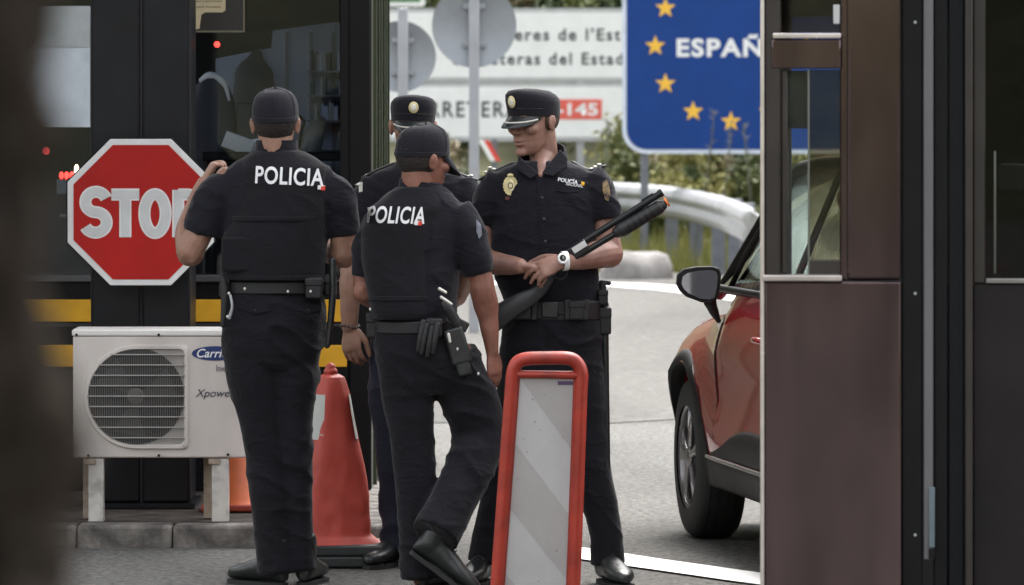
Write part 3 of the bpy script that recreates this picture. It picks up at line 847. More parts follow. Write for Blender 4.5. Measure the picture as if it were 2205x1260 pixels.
def board(px0, px1, py0, py1, d, label, frame_px, m_face, m_frame, rad_px=10, posts=()):
    s = S(d)
    a = at(px0, py1, d); b = at(px1, py0, d)
    t = thing('direction_sign', label, 'sign', ((a.x + b.x) / 2, d, 0))
    def rr(x0, x1, z0, z1, r, y):
        pts = []
        for cx0, cz0, t0 in ((x1 - r, z0 + r, -90), (x1 - r, z1 - r, 0), (x0 + r, z1 - r, 90), (x0 + r, z0 + r, 180)):
            pts += [Vector((cx0 + r * math.cos(R(t0 + k * 15)), y, cz0 + r * math.sin(R(t0 + k * 15)))) for k in range(7)]
        return pts
    f = frame_px / s; r = rad_px / s
    mb = MB(); mb.prism(rr(a.x, b.x, a.z, b.z, r, d), (0, 0.03, 0)); put('frame', mb, m_frame, t, smooth=30)
    mb = MB(); mb.prism(rr(a.x + f, b.x - f, a.z + f, b.z - f, max(r - f, 0.01), d - 0.006), (0, 0.005, 0)); put('panel', mb, m_face, t, smooth=30)
    for p in posts:
        x = (p - CX) / s
        gz = float(hill_h(np.array([x]), np.array([d]))[0]) - 0.4
        mb = MB(); mb.b2(x - 0.045, x + 0.045, d + 0.031, d + 0.12, gz, b.z); put('post', mb, M_pole, t, bevel=0.006)
    return t, s
def sign_text(t, s, txt, px0, px1, py0, py1, d, m, bold=0.0, nm='lettering', spacing=1.0):
    a = at(px0, py1, d)
    me = text_mesh(txt, (px1 - px0) / s, (py1 - py0) / s, bold=bold, spacing=spacing)
    me.transform(Matrix.Translation((a.x, d, a.z)))
    return place(nm, me, m, t, smooth=0)
DW = 66.0
M_fr = pm('board_frame', (0.42, 0.43, 0.43), rough=0.5, metal=0.2)
t, s = board(690, 1480, 18, 176, DW, 'long white direction board with two lines of grey text', 9, M_white, M_fr, 8, (700, 1250))
sign_text(t, s, "Carreteres de l'Estat", 985, 1372, 60, 88, DW - 0.010, M_text, 0.025, spacing=1.25)
sign_text(t, s, 'Carreteras del Estado', 972, 1366, 113, 140, DW - 0.010, M_text, 0.025, spacing=1.25)
t, s = board(690, 1480, 178, 304, DW, 'lower white direction board with a red road number plate', 9, M_white, M_fr, 8, ())
sign_text(t, s, 'CARRETERA', 857, 1118, 218, 253, DW - 0.010, M_text, 0.018, spacing=1.2)
a, b = at(1142, 257, DW), at(1296, 214, DW)
mb = MB(); mb.b2(a.x, b.x, DW - 0.012, DW - 0.0065, a.z, b.z); put('number_plate', mb, pm('plate_red', (0.66, 0.10, 0.07), rough=0.45), t)
sign_text(t, s, 'N-145', 1160, 1288, 222, 249, DW - 0.014, M_white, 0.03)
# upper green-white board just in frame at the top left
t, s = board(700, 915, -200, 14, DW, 'white board with a green panel at the top edge beside the office', 10, pm('sign_green', (0.035, 0.14, 0.05), rough=0.5), M_white, 6, (760,))

DE = 57.0
t, s = board(1340, 1900, -160, 331, DE, 'blue border sign with a circle of yellow stars and white lettering', 9, M_blue, pm('blue_border', (0.60, 0.66, 0.76), rough=0.4), 52, ())
sign_text(t, s, 'ESPAÑA', 1457, 1691, 74, 123, DE - 0.009, M_white, 0.035, spacing=1.15)
for k in range(12):
    a = 2 * math.pi * k / 12
    c = at(1574 + 163 * math.sin(a), 99 + 163 * math.cos(a), DE - 0.010)
    pts = []
    for q in range(10):
        rr = (23 if q % 2 == 0 else 9.5) / s
        pts.append(c + Vector((rr * math.sin(math.pi * q / 5), 0, rr * math.cos(math.pi * q / 5))))
    mb = MB(); ctr = [c + Vector((0, -0.001, 0))]
    mb.add(pts + ctr, [(q, (q + 1) % 10, 10) for q in range(10)])
    put('star', mb, M_star, t, smooth=0)
for px in (1388, 1850):
    x = (px - CX) / s
    mb = MB(); mb.b2(x - 0.04, x + 0.04, DE + 0.031, DE + 0.11, -0.2, 2.2); put('post', mb, M_post, t, bevel=0.006)

# red and white striped board far behind
DS = 60.0
t = thing('warning_board', 'small red and white striped board far behind between two officers', 'sign', at(1050, 420, DS))
for k, m_ in enumerate((M_white, M_sred)):
    x0 = 1030 + k * 11
    mb = MB(); mb.prism([at(x0, 302, DS), at(x0 + 11, 302, DS), at(x0 + 37, 347, DS), at(x0 + 26, 347, DS)], (0, 0.03, 0)); put('stripe', mb, m_, t, smooth=0)
mb = MB(); mb.b2(at(1065, 0, DS).x - 0.03, at(1065, 0, DS).x + 0.03, DS + 0.031, DS + 0.09, 0.2, at(0, 300, DS).z); put('post', mb, M_post, t)

# ------------------------------------------------------------------ guardrail
def guardrail(path, ztop, label, post_every, hgt=0.33, pmax=1.0):
    """path: list of (x, y); W-beam"""
    P = [Vector((x, y, 0)) for x, y in path]
    pts = []
    for i in range(len(P) - 1):
        for k in range(8):
            p0 = P[max(i - 1, 0)]; p1 = P[i]; p2 = P[i + 1]; p3 = P[min(i + 2, len(P) - 1)]; t_ = k / 8
            pts.append(0.5 * ((2 * p1) + (p2 - p0) * t_ + (2 * p0 - 5 * p1 + 4 * p2 - p3) * t_ ** 2 + (3 * p1 - p0 - 3 * p2 + p3) * t_ ** 3))
    pts.append(P[-1])
    t = thing('guardrail', label, 'guardrail', (pts[0].x, pts[0].y, 0), 'guardrails behind the road')
    prof = [(0.0, 0.03), (0.012, 0.0), (0.05, -0.035), (0.10, -0.05), (0.135, -0.042), (0.165, -0.022), (0.20, -0.042), (0.24, -0.052), (0.285, -0.04), (0.32, 0.02), (0.33, 0.055)]
    rings = []
    for i, p in enumerate(pts):
        a = pts[max(i - 1, 0)]; b = pts[min(i + 1, len(pts) - 1)]
        d = (b - a).normalized(); nn = Vector((d.y, -d.x, 0))
        if nn.y > 0: nn = -nn
        f = [p + nn * (-o) * 1.0 + Vector((0, 0, ztop - h)) for h, o in prof]
        bk = [q - nn * 0.006 for q in reversed(f)]
        rings.append(f + bk)
    mb = MB(); mb.rings(rings); put('beam', mb, M_galv, t, smooth=28)
    acc = 0; nextp = 0.4; fp = None
    for i in range(1, int(len(pts) * pmax)):
        acc += (pts[i] - pts[i - 1]).length
        if acc >= nextp:
            d = (pts[i] - pts[i - 1]).normalized(); nn = Vector((d.y, -d.x, 0))
            if nn.y > 0: nn = -nn
            if fp is None:
                m2 = MB(); m2.b2(-0.065, 0.065, -0.05, 0.05, -0.5, ztop - 0.02)
                fp = place('post', m2.mesh('post'), M_post, t, local=True, bevel=0.006); o = fp
            else:
                o = dup(fp, parent=t)
            o.location = pts[i] - nn * 0.13 - t.location
            nextp += post_every
    return t
def rp_(px, py, z=0.80):
    d = (CAMH - z) * FPX / (py - HY); return ((px - CX) * d / FPX, d)
guardrail([rp_(700, 385), rp_(1000, 386), rp_(1200, 389), rp_(1320, 393), rp_(1420, 400), rp_(1500, 412), rp_(1570, 430), rp_(1640, 462), rp_(1680, 490), rp_(1725, 530)], 0.80, 'silver guardrail curving down towards the red car', 2.0, pmax=0.72)
guardrail([rp_(1700, 383), rp_(1730, 396), rp_(1752, 420), rp_(1775, 460), rp_(1800, 500)], 0.80, 'silver guardrail end seen through the brown booth window', 2.0)
# concrete block in front of the rail
bd = FPX * CAMH / (600 - HY)
mb = MB()
cb = at(1370, 575, bd)
vs = []
for z, sx1, sy1 in ((-0.02, 0.36, 0.3), (0.10, 0.345, 0.28), (0.20, 0.30, 0.22), (0.235, 0.20, 0.14)):
    vs.append([Vector((cb.x + sx1 * math.copysign(abs(math.cos(a)) ** 0.5, math.cos(a)), bd + sy1 * math.copysign(abs(math.sin(a)) ** 0.5, math.sin(a)), z + 0.03 * math.sin(a * 3 + z * 9))) for a in [2 * math.pi * k / 28 for k in range(28)]])
mb.rings(vs)
tag(put('concrete_block', mb, pm('pale_concrete', (0.15, 0.14, 0.135), rough=0.95, nscale=6, bump=0.6, spec=0.15, col2=(0.27, 0.26, 0.25), blotch=(5.0, 0.7)), smooth=50), 'pale rough concrete block at the foot of the guardrail', 'concrete block')

# ------------------------------------------------------------------ shrubs and weeds on the slope
def leaf_mat(name, c1, c2):
    m = pm(name, c1, rough=0.6, nscale=2.3, col2=c2, spec=0.3)
    return m
LM = [leaf_mat('leaf_olive', (0.055, 0.075, 0.022), (0.13, 0.14, 0.045)), leaf_mat('leaf_yellow', (0.13, 0.14, 0.035), (0.26, 0.23, 0.07)), leaf_mat('leaf_dark', (0.025, 0.045, 0.018), (0.07, 0.095, 0.035)), leaf_mat('leaf_dry', (0.13, 0.105, 0.055), (0.24, 0.20, 0.12))]
M_twig = pm('twig_bark', (0.09, 0.07, 0.05), rough=0.9)
def shrub_meshes(seed, hgt, wid, nleaf=1500, lsz=0.055):
    rn = random.Random(seed)
    stems = MB(); tips = []
    for k in range(9):
        a = rn.uniform(0, 6.28); r = wid * rn.uniform(0.15, 0.9); h = hgt * rn.uniform(0.55, 1.0)
        p0 = Vector((0.06 * math.cos(a), 0.06 * math.sin(a), -0.25)); p2 = Vector((r * math.cos(a), r * math.sin(a), h)); p1 = p0.lerp(p2, 0.5) + Vector((0, 0, hgt * 0.15))
        stems.limb([(p0, 0.018), (p1, 0.012), (p2, 0.004)], n=5, sub=3, ends=False)
        for q in range(6):
            t_ = rn.uniform(0.3, 1.05); tips.append((p0.lerp(p1, t_ * 2) if t_ < 0.5 else p1.lerp(p2, t_ * 2 - 1), rn.uniform(0.16, 0.34) * hgt * 0.5))
    lv = MB()
    for k in range(nleaf):
        c, rr = rn.choice(tips)
        p = c + Vector((rn.gauss(0, 1), rn.gauss(0, 1), rn.gauss(0, 1))) * rr * 0.6
        if p.z < 0.02: p.z = rn.uniform(0.02, 0.3)
        n1 = Vector((rn.gauss(0, 1), rn.gauss(0, 1), rn.gauss(0, 1) + 0.6)).normalized()
        u = n1.orthogonal().normalized(); v = n1.cross(u)
        L = lsz * rn.uniform(0.7, 1.7); W = L * rn.uniform(0.35, 0.6)
        lv.add([p - u * L, p + v * W + n1 * W * 0.3, p + u * L, p - v * W + n1 * W * 0.3], [(0, 1, 2, 3)])
    return stems.mesh('stem'), lv.mesh('foliage')
protos = [shrub_meshes(11 + k, h, w_) for k, (h, w_) in enumerate(((1.0, 0.6), (1.5, 0.75), (1.25, 0.9), (1.9, 0.7)))]
rn = random.Random(5)
spots = []
for k in range(46):
    y = 60.2 + 11 * (k / 46) ** 1.2 + rn.uniform(-0.6, 0.8)
    if 64.5 < y < 67.5: y = 62 + (y - 64.5) * 0.5
    px = rn.uniform(800, 1830)
    spots.append(((px - CX) * y / FPX, y))
spots += [((p_ - CX) * 60.5 / FPX, 60.4 + 0.3 * (k_ % 2)) for k_, p_ in enumerate((1290, 1345, 1425, 1500, 1560, 1620))]
spots += [(rn.uniform(-1.8, 4.8), rn.uniform(69, 77)) for k_ in range(40)]
spots += [((rn.uniform(1270, 1690) - CX) * (61.5 + 6.5 * k_ / 34) / FPX, 61.5 + 6.5 * k_ / 34) for k_ in range(20)]
lab_s = {0: 'olive green shrub', 1: 'yellowish green shrub', 2: 'dark green shrub', 3: 'dry brownish shrub'}
used_mesh = {}
def shrub_label(mi, x, y, h):
    px = CX + x * FPX / y
    for lim, w_ in ((860, 'behind the dark office corner'), (940, 'under the left end of the white boards'), (1010, 'behind the hidden officer'), (1060, 'beside the striped board'), (1130, 'left of the gold badged cap'), (1200, 'behind the shotgun officer'), (1270, 'under the red road number plate'), (1340, 'under the right end of the white boards'), (1400, 'beside the blue sign post'), (1470, 'under the left part of the blue sign'), (1540, 'behind the dry weeds'), (1600, 'above the car mirror'), (1650, 'beside the edge of the brown booth'), (1750, 'seen through the booth window'), (9999, 'hidden behind the brown booth')):
        if px < lim: break
    return f'{"tall" if h > 1.3 else "low" if h < 0.7 else "middling"} {lab_s[mi]} {w_}, {"lowest row" if y < 64 else "middle row" if y < 71 else "top row"}'
for i, (x, y) in enumerate(spots):
    pi = rn.randrange(4) if i < 46 or i >= 52 else 0
    mi = rn.choices((0, 1, 2, 3), (5, 4, 3, 2))[0]
    if 46 <= i < 52: mi = rn.choice((1, 0))
    gz = float(hill_h(np.array([x]), np.array([y]))[0])
    sc_ = rn.uniform(0.8, 1.15) * (0.45 if y < 67 and i < 92 else 0.62 if i >= 92 else 1.0)
    t = thing('shrub', shrub_label(mi, x, y, sc_ * (1.0, 1.5, 1.25, 1.9)[pi]), 'shrub', (x, y, gz), 'shrubs on the slope behind the guardrail', rn.uniform(0, 6.28))
    t.scale = (sc_, sc_, sc_)
    key = (pi, mi)
    if key not in used_mesh:
        sm = protos[pi][0].copy() if pi in [k[0] for k in used_mesh] else protos[pi][0]
        fm = protos[pi][1].copy()
        used_mesh[key] = (place('stem', sm, M_twig, t, local=True, smooth=0), place('foliage', fm, LM[mi], t, local=True, smooth=0))
    else:
        for o in used_mesh[key]:
            dup(o, parent=t)
# low verge grass
gr = MB(); rn = random.Random(9)
for k in range(9000):
    x = rn.uniform(-3.2, 4.5); y = rn.uniform(54.3, 62)
    z = float(hill_h(np.array([x]), np.array([y]))[0]) - 0.03
    h = rn.uniform(0.12, 0.42); a = rn.uniform(0, 6.28); wv = 0.012
    tip = Vector((x + rn.uniform(-0.1, 0.1), y + rn.uniform(-0.1, 0.1), z + h))
    gr.add([(x - wv * math.cos(a), y - wv * math.sin(a), z), (x + wv * math.cos(a), y + wv * math.sin(a), z), tip], [(0, 1, 2)])
tag(put('grass', gr, pm('grass_blades', (0.10, 0.12, 0.03), rough=0.7, nscale=1.5, col2=(0.27, 0.25, 0.08), spec=0.2), smooth=0), kind='stuff')
# tall dry stalks in front of the blue sign
for k, (px, py, bend, lab) in enumerate(((1538, 238, -40, 'leftmost tall dry weed stalk in front of the blue sign'), (1575, 262, -30, 'middle tall dry weed stalk in front of the blue sign'), (1602, 268, 26, 'tall dry weed stalk leaning right in front of the blue sign'), (1306, 258, 0, 'upright dark weed stalk left of the blue sign post'))):
    d = 56.0
    b = at(px + bend, 470, d); tp = at(px, py, d)
    t = thing('dry_weed', lab, 'weed', (b.x, d, b.z - 0.3))
    mb = MB(); mid = b.lerp(tp, 0.6) + Vector((bend * -0.001, 0, 0.05))
    mb.limb([(b - Vector((0, 0, 0.3)), 0.008), (mid, 0.007), (tp, 0.004)], n=6, sub=5, ends=False); put('stem', mb, pm('dry_stem', (0.11, 0.11, 0.085), rough=0.8), t)
    mb = MB(); rq = random.Random(k)
    for q in range(26):
        t_ = rq.uniform(0.55, 1.0) ; p = b.lerp(mid, t_ / 0.6) if t_ < 0.6 else mid.lerp(tp, (t_ - 0.6) / 0.4)
        dr = Vector((rq.gauss(0, 1), rq.gauss(0, 0.6), rq.uniform(0.2, 1.2))).normalized()
        L = rq.uniform(0.03, 0.09); v = dr.orthogonal().normalized() * 0.008
        mb.add([p - v, p + v, p + dr * L], [(0, 1, 2)])
    put('seed_head', mb, _mc['dry_stem'], t, smooth=0)['kind'] = 'stuff'
# taller trees higher on the slope
for k, (px, y, h, lab) in enumerate(((930, 74, 6.0, 'leafy green tree on the hillside behind the left end of the boards'), (1200, 78, 7.0, 'tall green tree on the hillside above the white boards'), (1500, 76, 6.5, 'green tree on the hillside behind the blue border sign'), (1730, 75, 6.0, 'green tree on the hillside behind the brown booth window'))):
    x = (px - CX) * y / FPX; gz = float(hill_h(np.array([x]), np.array([float(y)]))[0]) - 0.5
    t = thing('tree', lab, 'tree', (x, y, gz))
    tr = MB(); lv = MB(); rq = random.Random(40 + k)
    tr.limb([(Vector((0, 0, 0)), 0.14), (Vector((0.1, 0, h * 0.4)), 0.10), (Vector((0, 0.1, h * 0.8)), 0.05)], n=8)
    cl = []
    for q in range(16):
        a = rq.uniform(0, 6.28); z = h * rq.uniform(0.25, 1.0); r = rq.uniform(0.5, 1.9) * (1.15 - z / h * 0.6)
        p = Vector((r * math.cos(a), r * math.sin(a), z)); cl.append(p)
        tr.limb([(Vector((0.05, 0.05, z * 0.6)), 0.04), (p, 0.012)], n=5, sub=1, ends=False)
    for q in range(3500):
        c = rq.choice(cl); p = c + Vector((rq.gauss(0, 1), rq.gauss(0, 1), rq.gauss(0, 0.8))) * 0.42
        n1 = Vector((rq.gauss(0, 1), rq.gauss(0, 1), rq.gauss(0, 1) + 0.6)).normalized(); u = n1.orthogonal().normalized(); v = n1.cross(u)
        L = rq.uniform(0.05, 0.11); W = L * 0.5
        lv.add([p - u * L, p + v * W, p + u * L, p - v * W], [(0, 1, 2, 3)])
    put('trunk', tr, M_twig, t, local=True); put('crown', lv, LM[k % 3], t, local=True, smooth=0)

# ------------------------------------------------------------------ brown booth at the right (nearer than the officers)
B2 = 16.0; s2 = S(B2)
th = R(3.6)
rb = thing('guard_booth', 'brown metal guard booth with a window at the right edge', 'booth', ((1640 - CX) / s2, B2, 0), None, -th)
def U(px): return (px - 1640) / s2
def Wz(py): return CAMH - (py - HY) / s2
def bb(nm, px0, px1, py0, py1, v0, v1, m, bevel=0.0, par=None, bseg=2):
    mb = MB(); mb.b2(U(px0), U(px1), v0, v1, Wz(py1), Wz(py0)); return put(nm, mb, m, par or rb, local=True, bevel=bevel, bseg=bseg)
ZB = 1530
bb('corner_highlight', 1637, 1646, -420, ZB, -0.006, 0.03, M_highlight, 0.004, bseg=3)  # edge trim made pale to carry the bright reflection on the corner
bb('lower_panel', 1646, 1940, 606, ZB, 0.0, 0.05, M_brown, 0.006, bseg=3)
bb('upper_panel', 1822, 1940, -420, 603, 0.002, 0.05, M_brown, 0.012, bseg=3)
mb = MB(); mb.cyl((U(1818), 0.018, Wz(600)), (U(1818), 0.018, Wz(-420)), 0.014); put('rounded_post', mb, M_brown, rb, local=True)
bb('window_stile', 1646, 1681, -420, 604, 0.004, 0.07, M_brownd, 0.006)
bb('window_stile', 1682, 1696, 150, 590, 0.018, 0.07, M_brownd, 0.004)
bb('window_rail', 1660, 1811, 84, 148, 0.0, 0.06, M_brown, 0.006)
bb('rail_highlight', 1664, 1811, 71, 83, -0.012, 0.05, M_highlight, 0.004)  # pale strip draws the white highlight on top of the rail
bb('window_sill', 1643, 1813, 592, 605, -0.03, 0.06, pm('sill_light', (0.40, 0.36, 0.34), rough=0.3, metal=0.5), 0.004)
# sliding pane with its bottom rail, clear gap to its left
bb('pane_rail', 1742, 1811, 560, 591, 0.012, 0.034, M_brownd, 0.003)
bb('pane_edge', 1739, 1743, 150, 591, 0.010, 0.034, pm('pane_edge', (0.12, 0.13, 0.11), rough=0.2), 0.001)
bb('window_pane', 1743, 1811, 150, 560, 0.020, 0.026, M_glassb)
bb('window_pane', 1696, 1739, 150, 591, 0.040, 0.046, M_glassc)
bb('window_pane', 1682, 1811, -420, 70, 0.020, 0.026, glass_mat('mauve_glass', (0.35, 0.30, 0.31), 1.5, 1.2))
bb('window_latch', 1794, 1808, 10, 52, 0.0, 0.018, pm('latch_grey', (0.42, 0.42, 0.42), rough=0.4), 0.003)
bb('roller_blind', 1697, 1741, 152, 277, 0.06, 0.08, M_intd)
# far wall of the booth with its own window, roof, floor
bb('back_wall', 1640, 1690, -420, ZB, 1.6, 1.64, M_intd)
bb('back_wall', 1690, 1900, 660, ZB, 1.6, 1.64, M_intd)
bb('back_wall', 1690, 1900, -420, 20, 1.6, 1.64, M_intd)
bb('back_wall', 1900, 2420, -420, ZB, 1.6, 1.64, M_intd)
bb('side_wall', 1646, 1650, 640, ZB, 0.07, 1.6, M_brown)
bb('side_wall', 1646, 1650, -420, 90, 0.07, 1.6, M_brown)
bb('roof', 1600, 2460, -480, -421, -0.15, 1.8, M_brown, 0.01)
# doorway part
bb('door_frame', 1941, 1986, -420, ZB, 0.03, 0.09, M_black, 0.004)
for py in (48, 632, 1152):
    mb = MB(); mb.cyl((U(1970), 0.026, Wz(py)), (U(1970), 0.032, Wz(py)), 0.0045, n=10); put('screw', mb, M_galv, rb, local=True)
bb('door_strip', 1988, 2009, -420, 1205, 0.02, 0.06, M_alu, 0.003)
bb('strip_guard', 1999, 2012, 1048, 1178, 0.008, 0.0195, pm('guard_blue', (0.10, 0.13, 0.15), rough=0.4), 0.002)
bb('strip_foot', 1999, 2012, 1180, 1202, 0.005, 0.0195, M_black, 0.002)
bb('door_frame', 2010, 2040, -420, ZB, 0.045, 0.09, M_black, 0.004)
bb('door_frame', 2041, 2076, -420, ZB, 0.065, 0.11, pm('frame_blueblack', (0.0045, 0.0052, 0.008), rough=0.35, spec=0.2), 0.004)
bb('door_frame', 2077, 2094, -420, ZB, 0.02, 0.1, M_brownd, 0.004)
bb('door_leaf', 2095, 2420, 612, ZB, 0.07, 0.1, pm('door_dark', (0.008, 0.0058, 0.0060), rough=0.45, spec=0.25, nscale=2.5, var=0.4), 0.004)
bb('door_leaf', 2095, 2122, -420, 611, 0.07, 0.1, M_brownd, 0.004)
bb('door_rail', 2122, 2420, 600, 611, 0.06, 0.1, pm('rail_grey', (0.22, 0.21, 0.20), rough=0.3, metal=0.5), 0.003)
bb('window_pane', 2122, 2420, -420, 600, 0.082, 0.088, glass_mat('door_glass', (0.22, 0.22, 0.22), 1.5, 0.5))
bb('inner_shelf', 2165, 2420, 360, 415, 0.5, 0.9, pm('shelf_grey', (0.30, 0.31, 0.32), rough=0.5), 0.004)
bb('pull_handle', 2139, 2144, 325, 590, 0.055, 0.07, pm('handle_dull', (0.10, 0.11, 0.09), rough=0.4, metal=0.4), 0.003)

# ------------------------------------------------------------------ tree trunk close to the camera at the left edge
td = 2.6
tx = (-60 - CX) * td / FPX + 0.006
t = thing('tree', 'out of focus dark tree trunk at the left edge, close to the camera', 'tree', (tx, td, 0))
mb = MB(); rings = []
N = 60; R0 = 0.03
zs = np.linspace(-0.05, 2.6, 520)
for z in zs:
    a = np.linspace(0, 2 * np.pi, N, endpoint=False)
    p = np.stack([np.cos(a) * 1.6, np.sin(a) * 1.6, np.full(N, z * 17.0)], 1)
    nn = np.clip(noise3(p) * 1.0, -0.5, 0.9) + noise3(p * 2.3 + 4) * 0.3
    rad = R0 * (1 + nn)
    rings.append([Vector((r_ * math.cos(k), r_ * math.sin(k), z)) for r_, k in zip(rad, a)])
mb.rings(rings)
put('trunk', mb, pm('bark', (0.0085, 0.0062, 0.0048), rough=0.95, nscale=22, bump=0.6, bscale=40, col2=(0.040, 0.031, 0.024), stretch=(1, 1, 0.5), spec=0.1), t, local=True, smooth=180)
lv = MB(); rq = random.Random(3)
for q in range(500):
    z = rq.choice((rq.uniform(1.50, 1.60), rq.uniform(1.62, 1.75), rq.uniform(1.76, 1.86))); a = rq.uniform(0, 6.28); p = Vector((R0 * 1.1 * math.cos(a), R0 * 1.1 * math.sin(a), z))
    n1 = Vector((math.cos(a) + rq.gauss(0, .5), math.sin(a) + rq.gauss(0, .5), rq.gauss(0, .5))).normalized(); u = n1.orthogonal().normalized(); v = n1.cross(u)
    L = rq.uniform(0.003, 0.007)
    lv.add([p - u * L, p + v * L * 0.7, p + u * L, p - v * L * 0.7], [(0, 1, 2, 3)])
put('crown', lv, pm('ivy_leaf', (0.010, 0.009, 0.007), rough=0.6, nscale=20, spec=0.1, col2=(0.035, 0.031, 0.022)), t, local=True, smooth=0)
# ------------------------------------------------------------------ people
M_cloth = pm('navy_cloth', (0.0074, 0.0074, 0.0118), rough=0.85, nscale=6, var=0.25, bump=0.25, bscale=220, spec=0.25, sheen=0.12, wrinkle=0.14)
M_vest = pm('vest_cloth', (0.0096, 0.0090, 0.0118), rough=0.88, nscale=5, var=0.2, bump=0.35, bscale=260, spec=0.22, sheen=0.10, wrinkle=0.10)
M_trou = pm('trouser_cloth', (0.0078, 0.0073, 0.0104), rough=0.88, nscale=5, var=0.3, bump=0.25, bscale=200, spec=0.22, sheen=0.12, wrinkle=0.16)
M_troub = pm('trouser_blue', (0.014, 0.015, 0.026), rough=0.88, nscale=5, var=0.25, bump=0.25, bscale=200, spec=0.22, sheen=0.10, wrinkle=0.16)
M_cap = pm('cap_cloth', (0.009, 0.009, 0.0135), rough=0.85, nscale=8, var=0.2, bump=0.25, bscale=240, spec=0.25, sheen=0.15)
M_lea = pm('black_leather', (0.014, 0.016, 0.016), rough=0.36, nscale=9, var=0.25, bump=0.15, bscale=60)
M_gear = pm('black_gear', (0.009, 0.009, 0.010), rough=0.6, nscale=9, var=0.25, bump=0.1)
M_hair = pm('dark_hair', (0.016, 0.011, 0.009), rough=0.6, nscale=60, var=0.5, bump=0.8, bscale=180)
M_hairb = pm('brown_hair', (0.06, 0.038, 0.024), rough=0.7, nscale=60, var=0.4, bump=0.5, bscale=180)
M_silver = pm('silver_braid', (0.62, 0.60, 0.55), rough=0.4, metal=0.4)
M_gold = pm('gold_badge', (0.68, 0.58, 0.30), rough=0.4, metal=0.3, nscale=30, var=0.3)
M_lip = pm('lips', (0.30, 0.13, 0.11), rough=0.5)
def skin_mat(name, c, c2):
    m = pm(name, c, rough=0.48, nscale=22, col2=c2, bump=0.10, bscale=120, spec=0.4, blotch=(11.0, 0.80))
    p = m.node_tree.nodes['Principled BSDF']
    p.inputs['Subsurface Weight'].default_value = 0.12
    p.inputs['Subsurface Radius'].default_value = (0.02, 0.008, 0.004)
    p.inputs['Subsurface Scale'].default_value = 0.3
    return m
SK1 = skin_mat('skin_fair', (0.26, 0.138, 0.102), (0.35, 0.195, 0.15))
SK2 = skin_mat('skin_tan', (0.25, 0.130, 0.090), (0.34, 0.19, 0.135))
SK3 = skin_mat('skin_brown', (0.20, 0.082, 0.056), (0.28, 0.125, 0.088))

def frame(fwd, up):
    f = Vector(fwd).normalized(); u = Vector(up); u = (u - f * u.dot(f)).normalized(); r = f.cross(u)
    return Matrix((r, f, u)).transposed()          # columns: right, forward, up

class Person:
    """one officer; pixel coordinates of the photo give the joint positions at the distance the officer stands"""
    def __init__(s, label, d, footpx):
        s.d = d; s.s = S(d)
        s.root = thing('person', label, 'person', ((footpx - CX) / s.s, d, 0), 'police officers')
        s.body = MB(); s.facefn = []
        s.finger = MB()
    def P(s, px, py, dy=0.0):
        return at(px, py, s.d + dy)
    def L(s, rpx):
        return rpx / s.s
    def rows(s, rows, n=28, p=2.3, twist=0.0):
        """rows: (py, xl, xr, dy, ry) -> rings of a torso-like loft, interpolated"""
        rows = sorted(rows, key=lambda r: r[0])
        ys = [r[0] for r in rows]
        rings = []
        step = 8.0
        k = int((ys[-1] - ys[0]) / step) + 1
        for i in range(k + 1):
            y = ys[0] + (ys[-1] - ys[0]) * i / k
            def ip(c):
                # smooth interpolation
                return float(np.interp(y, ys, [r[c] for r in rows]))
            xl, xr, dy, ry = ip(1), ip(2), ip(3), ip(4)
            c = s.P((xl + xr) / 2, y, dy); rx = s.L((xr - xl) / 2)
            ring = []
            for j in range(n):
                a = 2 * math.pi * j / n
                ca, sa = math.cos(a), math.sin(a)
                ex = math.copysign(abs(ca) ** (2 / p), ca) * rx; ey = math.copysign(abs(sa) ** (2 / p), sa) * ry
                ring.append(c + Vector((ex * math.cos(twist) - ey * math.sin(twist) * 0.0, ey, 0)) + Vector((0, ex * math.sin(twist), 0)))
            rings.append(ring)
        return rings
    def pts(s, l):
        return [(s.P(a[0], a[1], a[3] if len(a) > 3 else 0.0), s.L(a[2])) for a in l]
    def part(s, name, mb, m, voxel=0.008, it=3, fn=None, par=None, bevel=0):
        me = fuse(name, mb, voxel, it, fn)
        return place(name, me, m, par or s.root, smooth=180)
    def plain(s, name, mb, m, par=None, bevel=0.0, smooth=40, bseg=2):
        return put(name, mb, m, par or s.root, smooth=smooth, bevel=bevel, bseg=bseg)

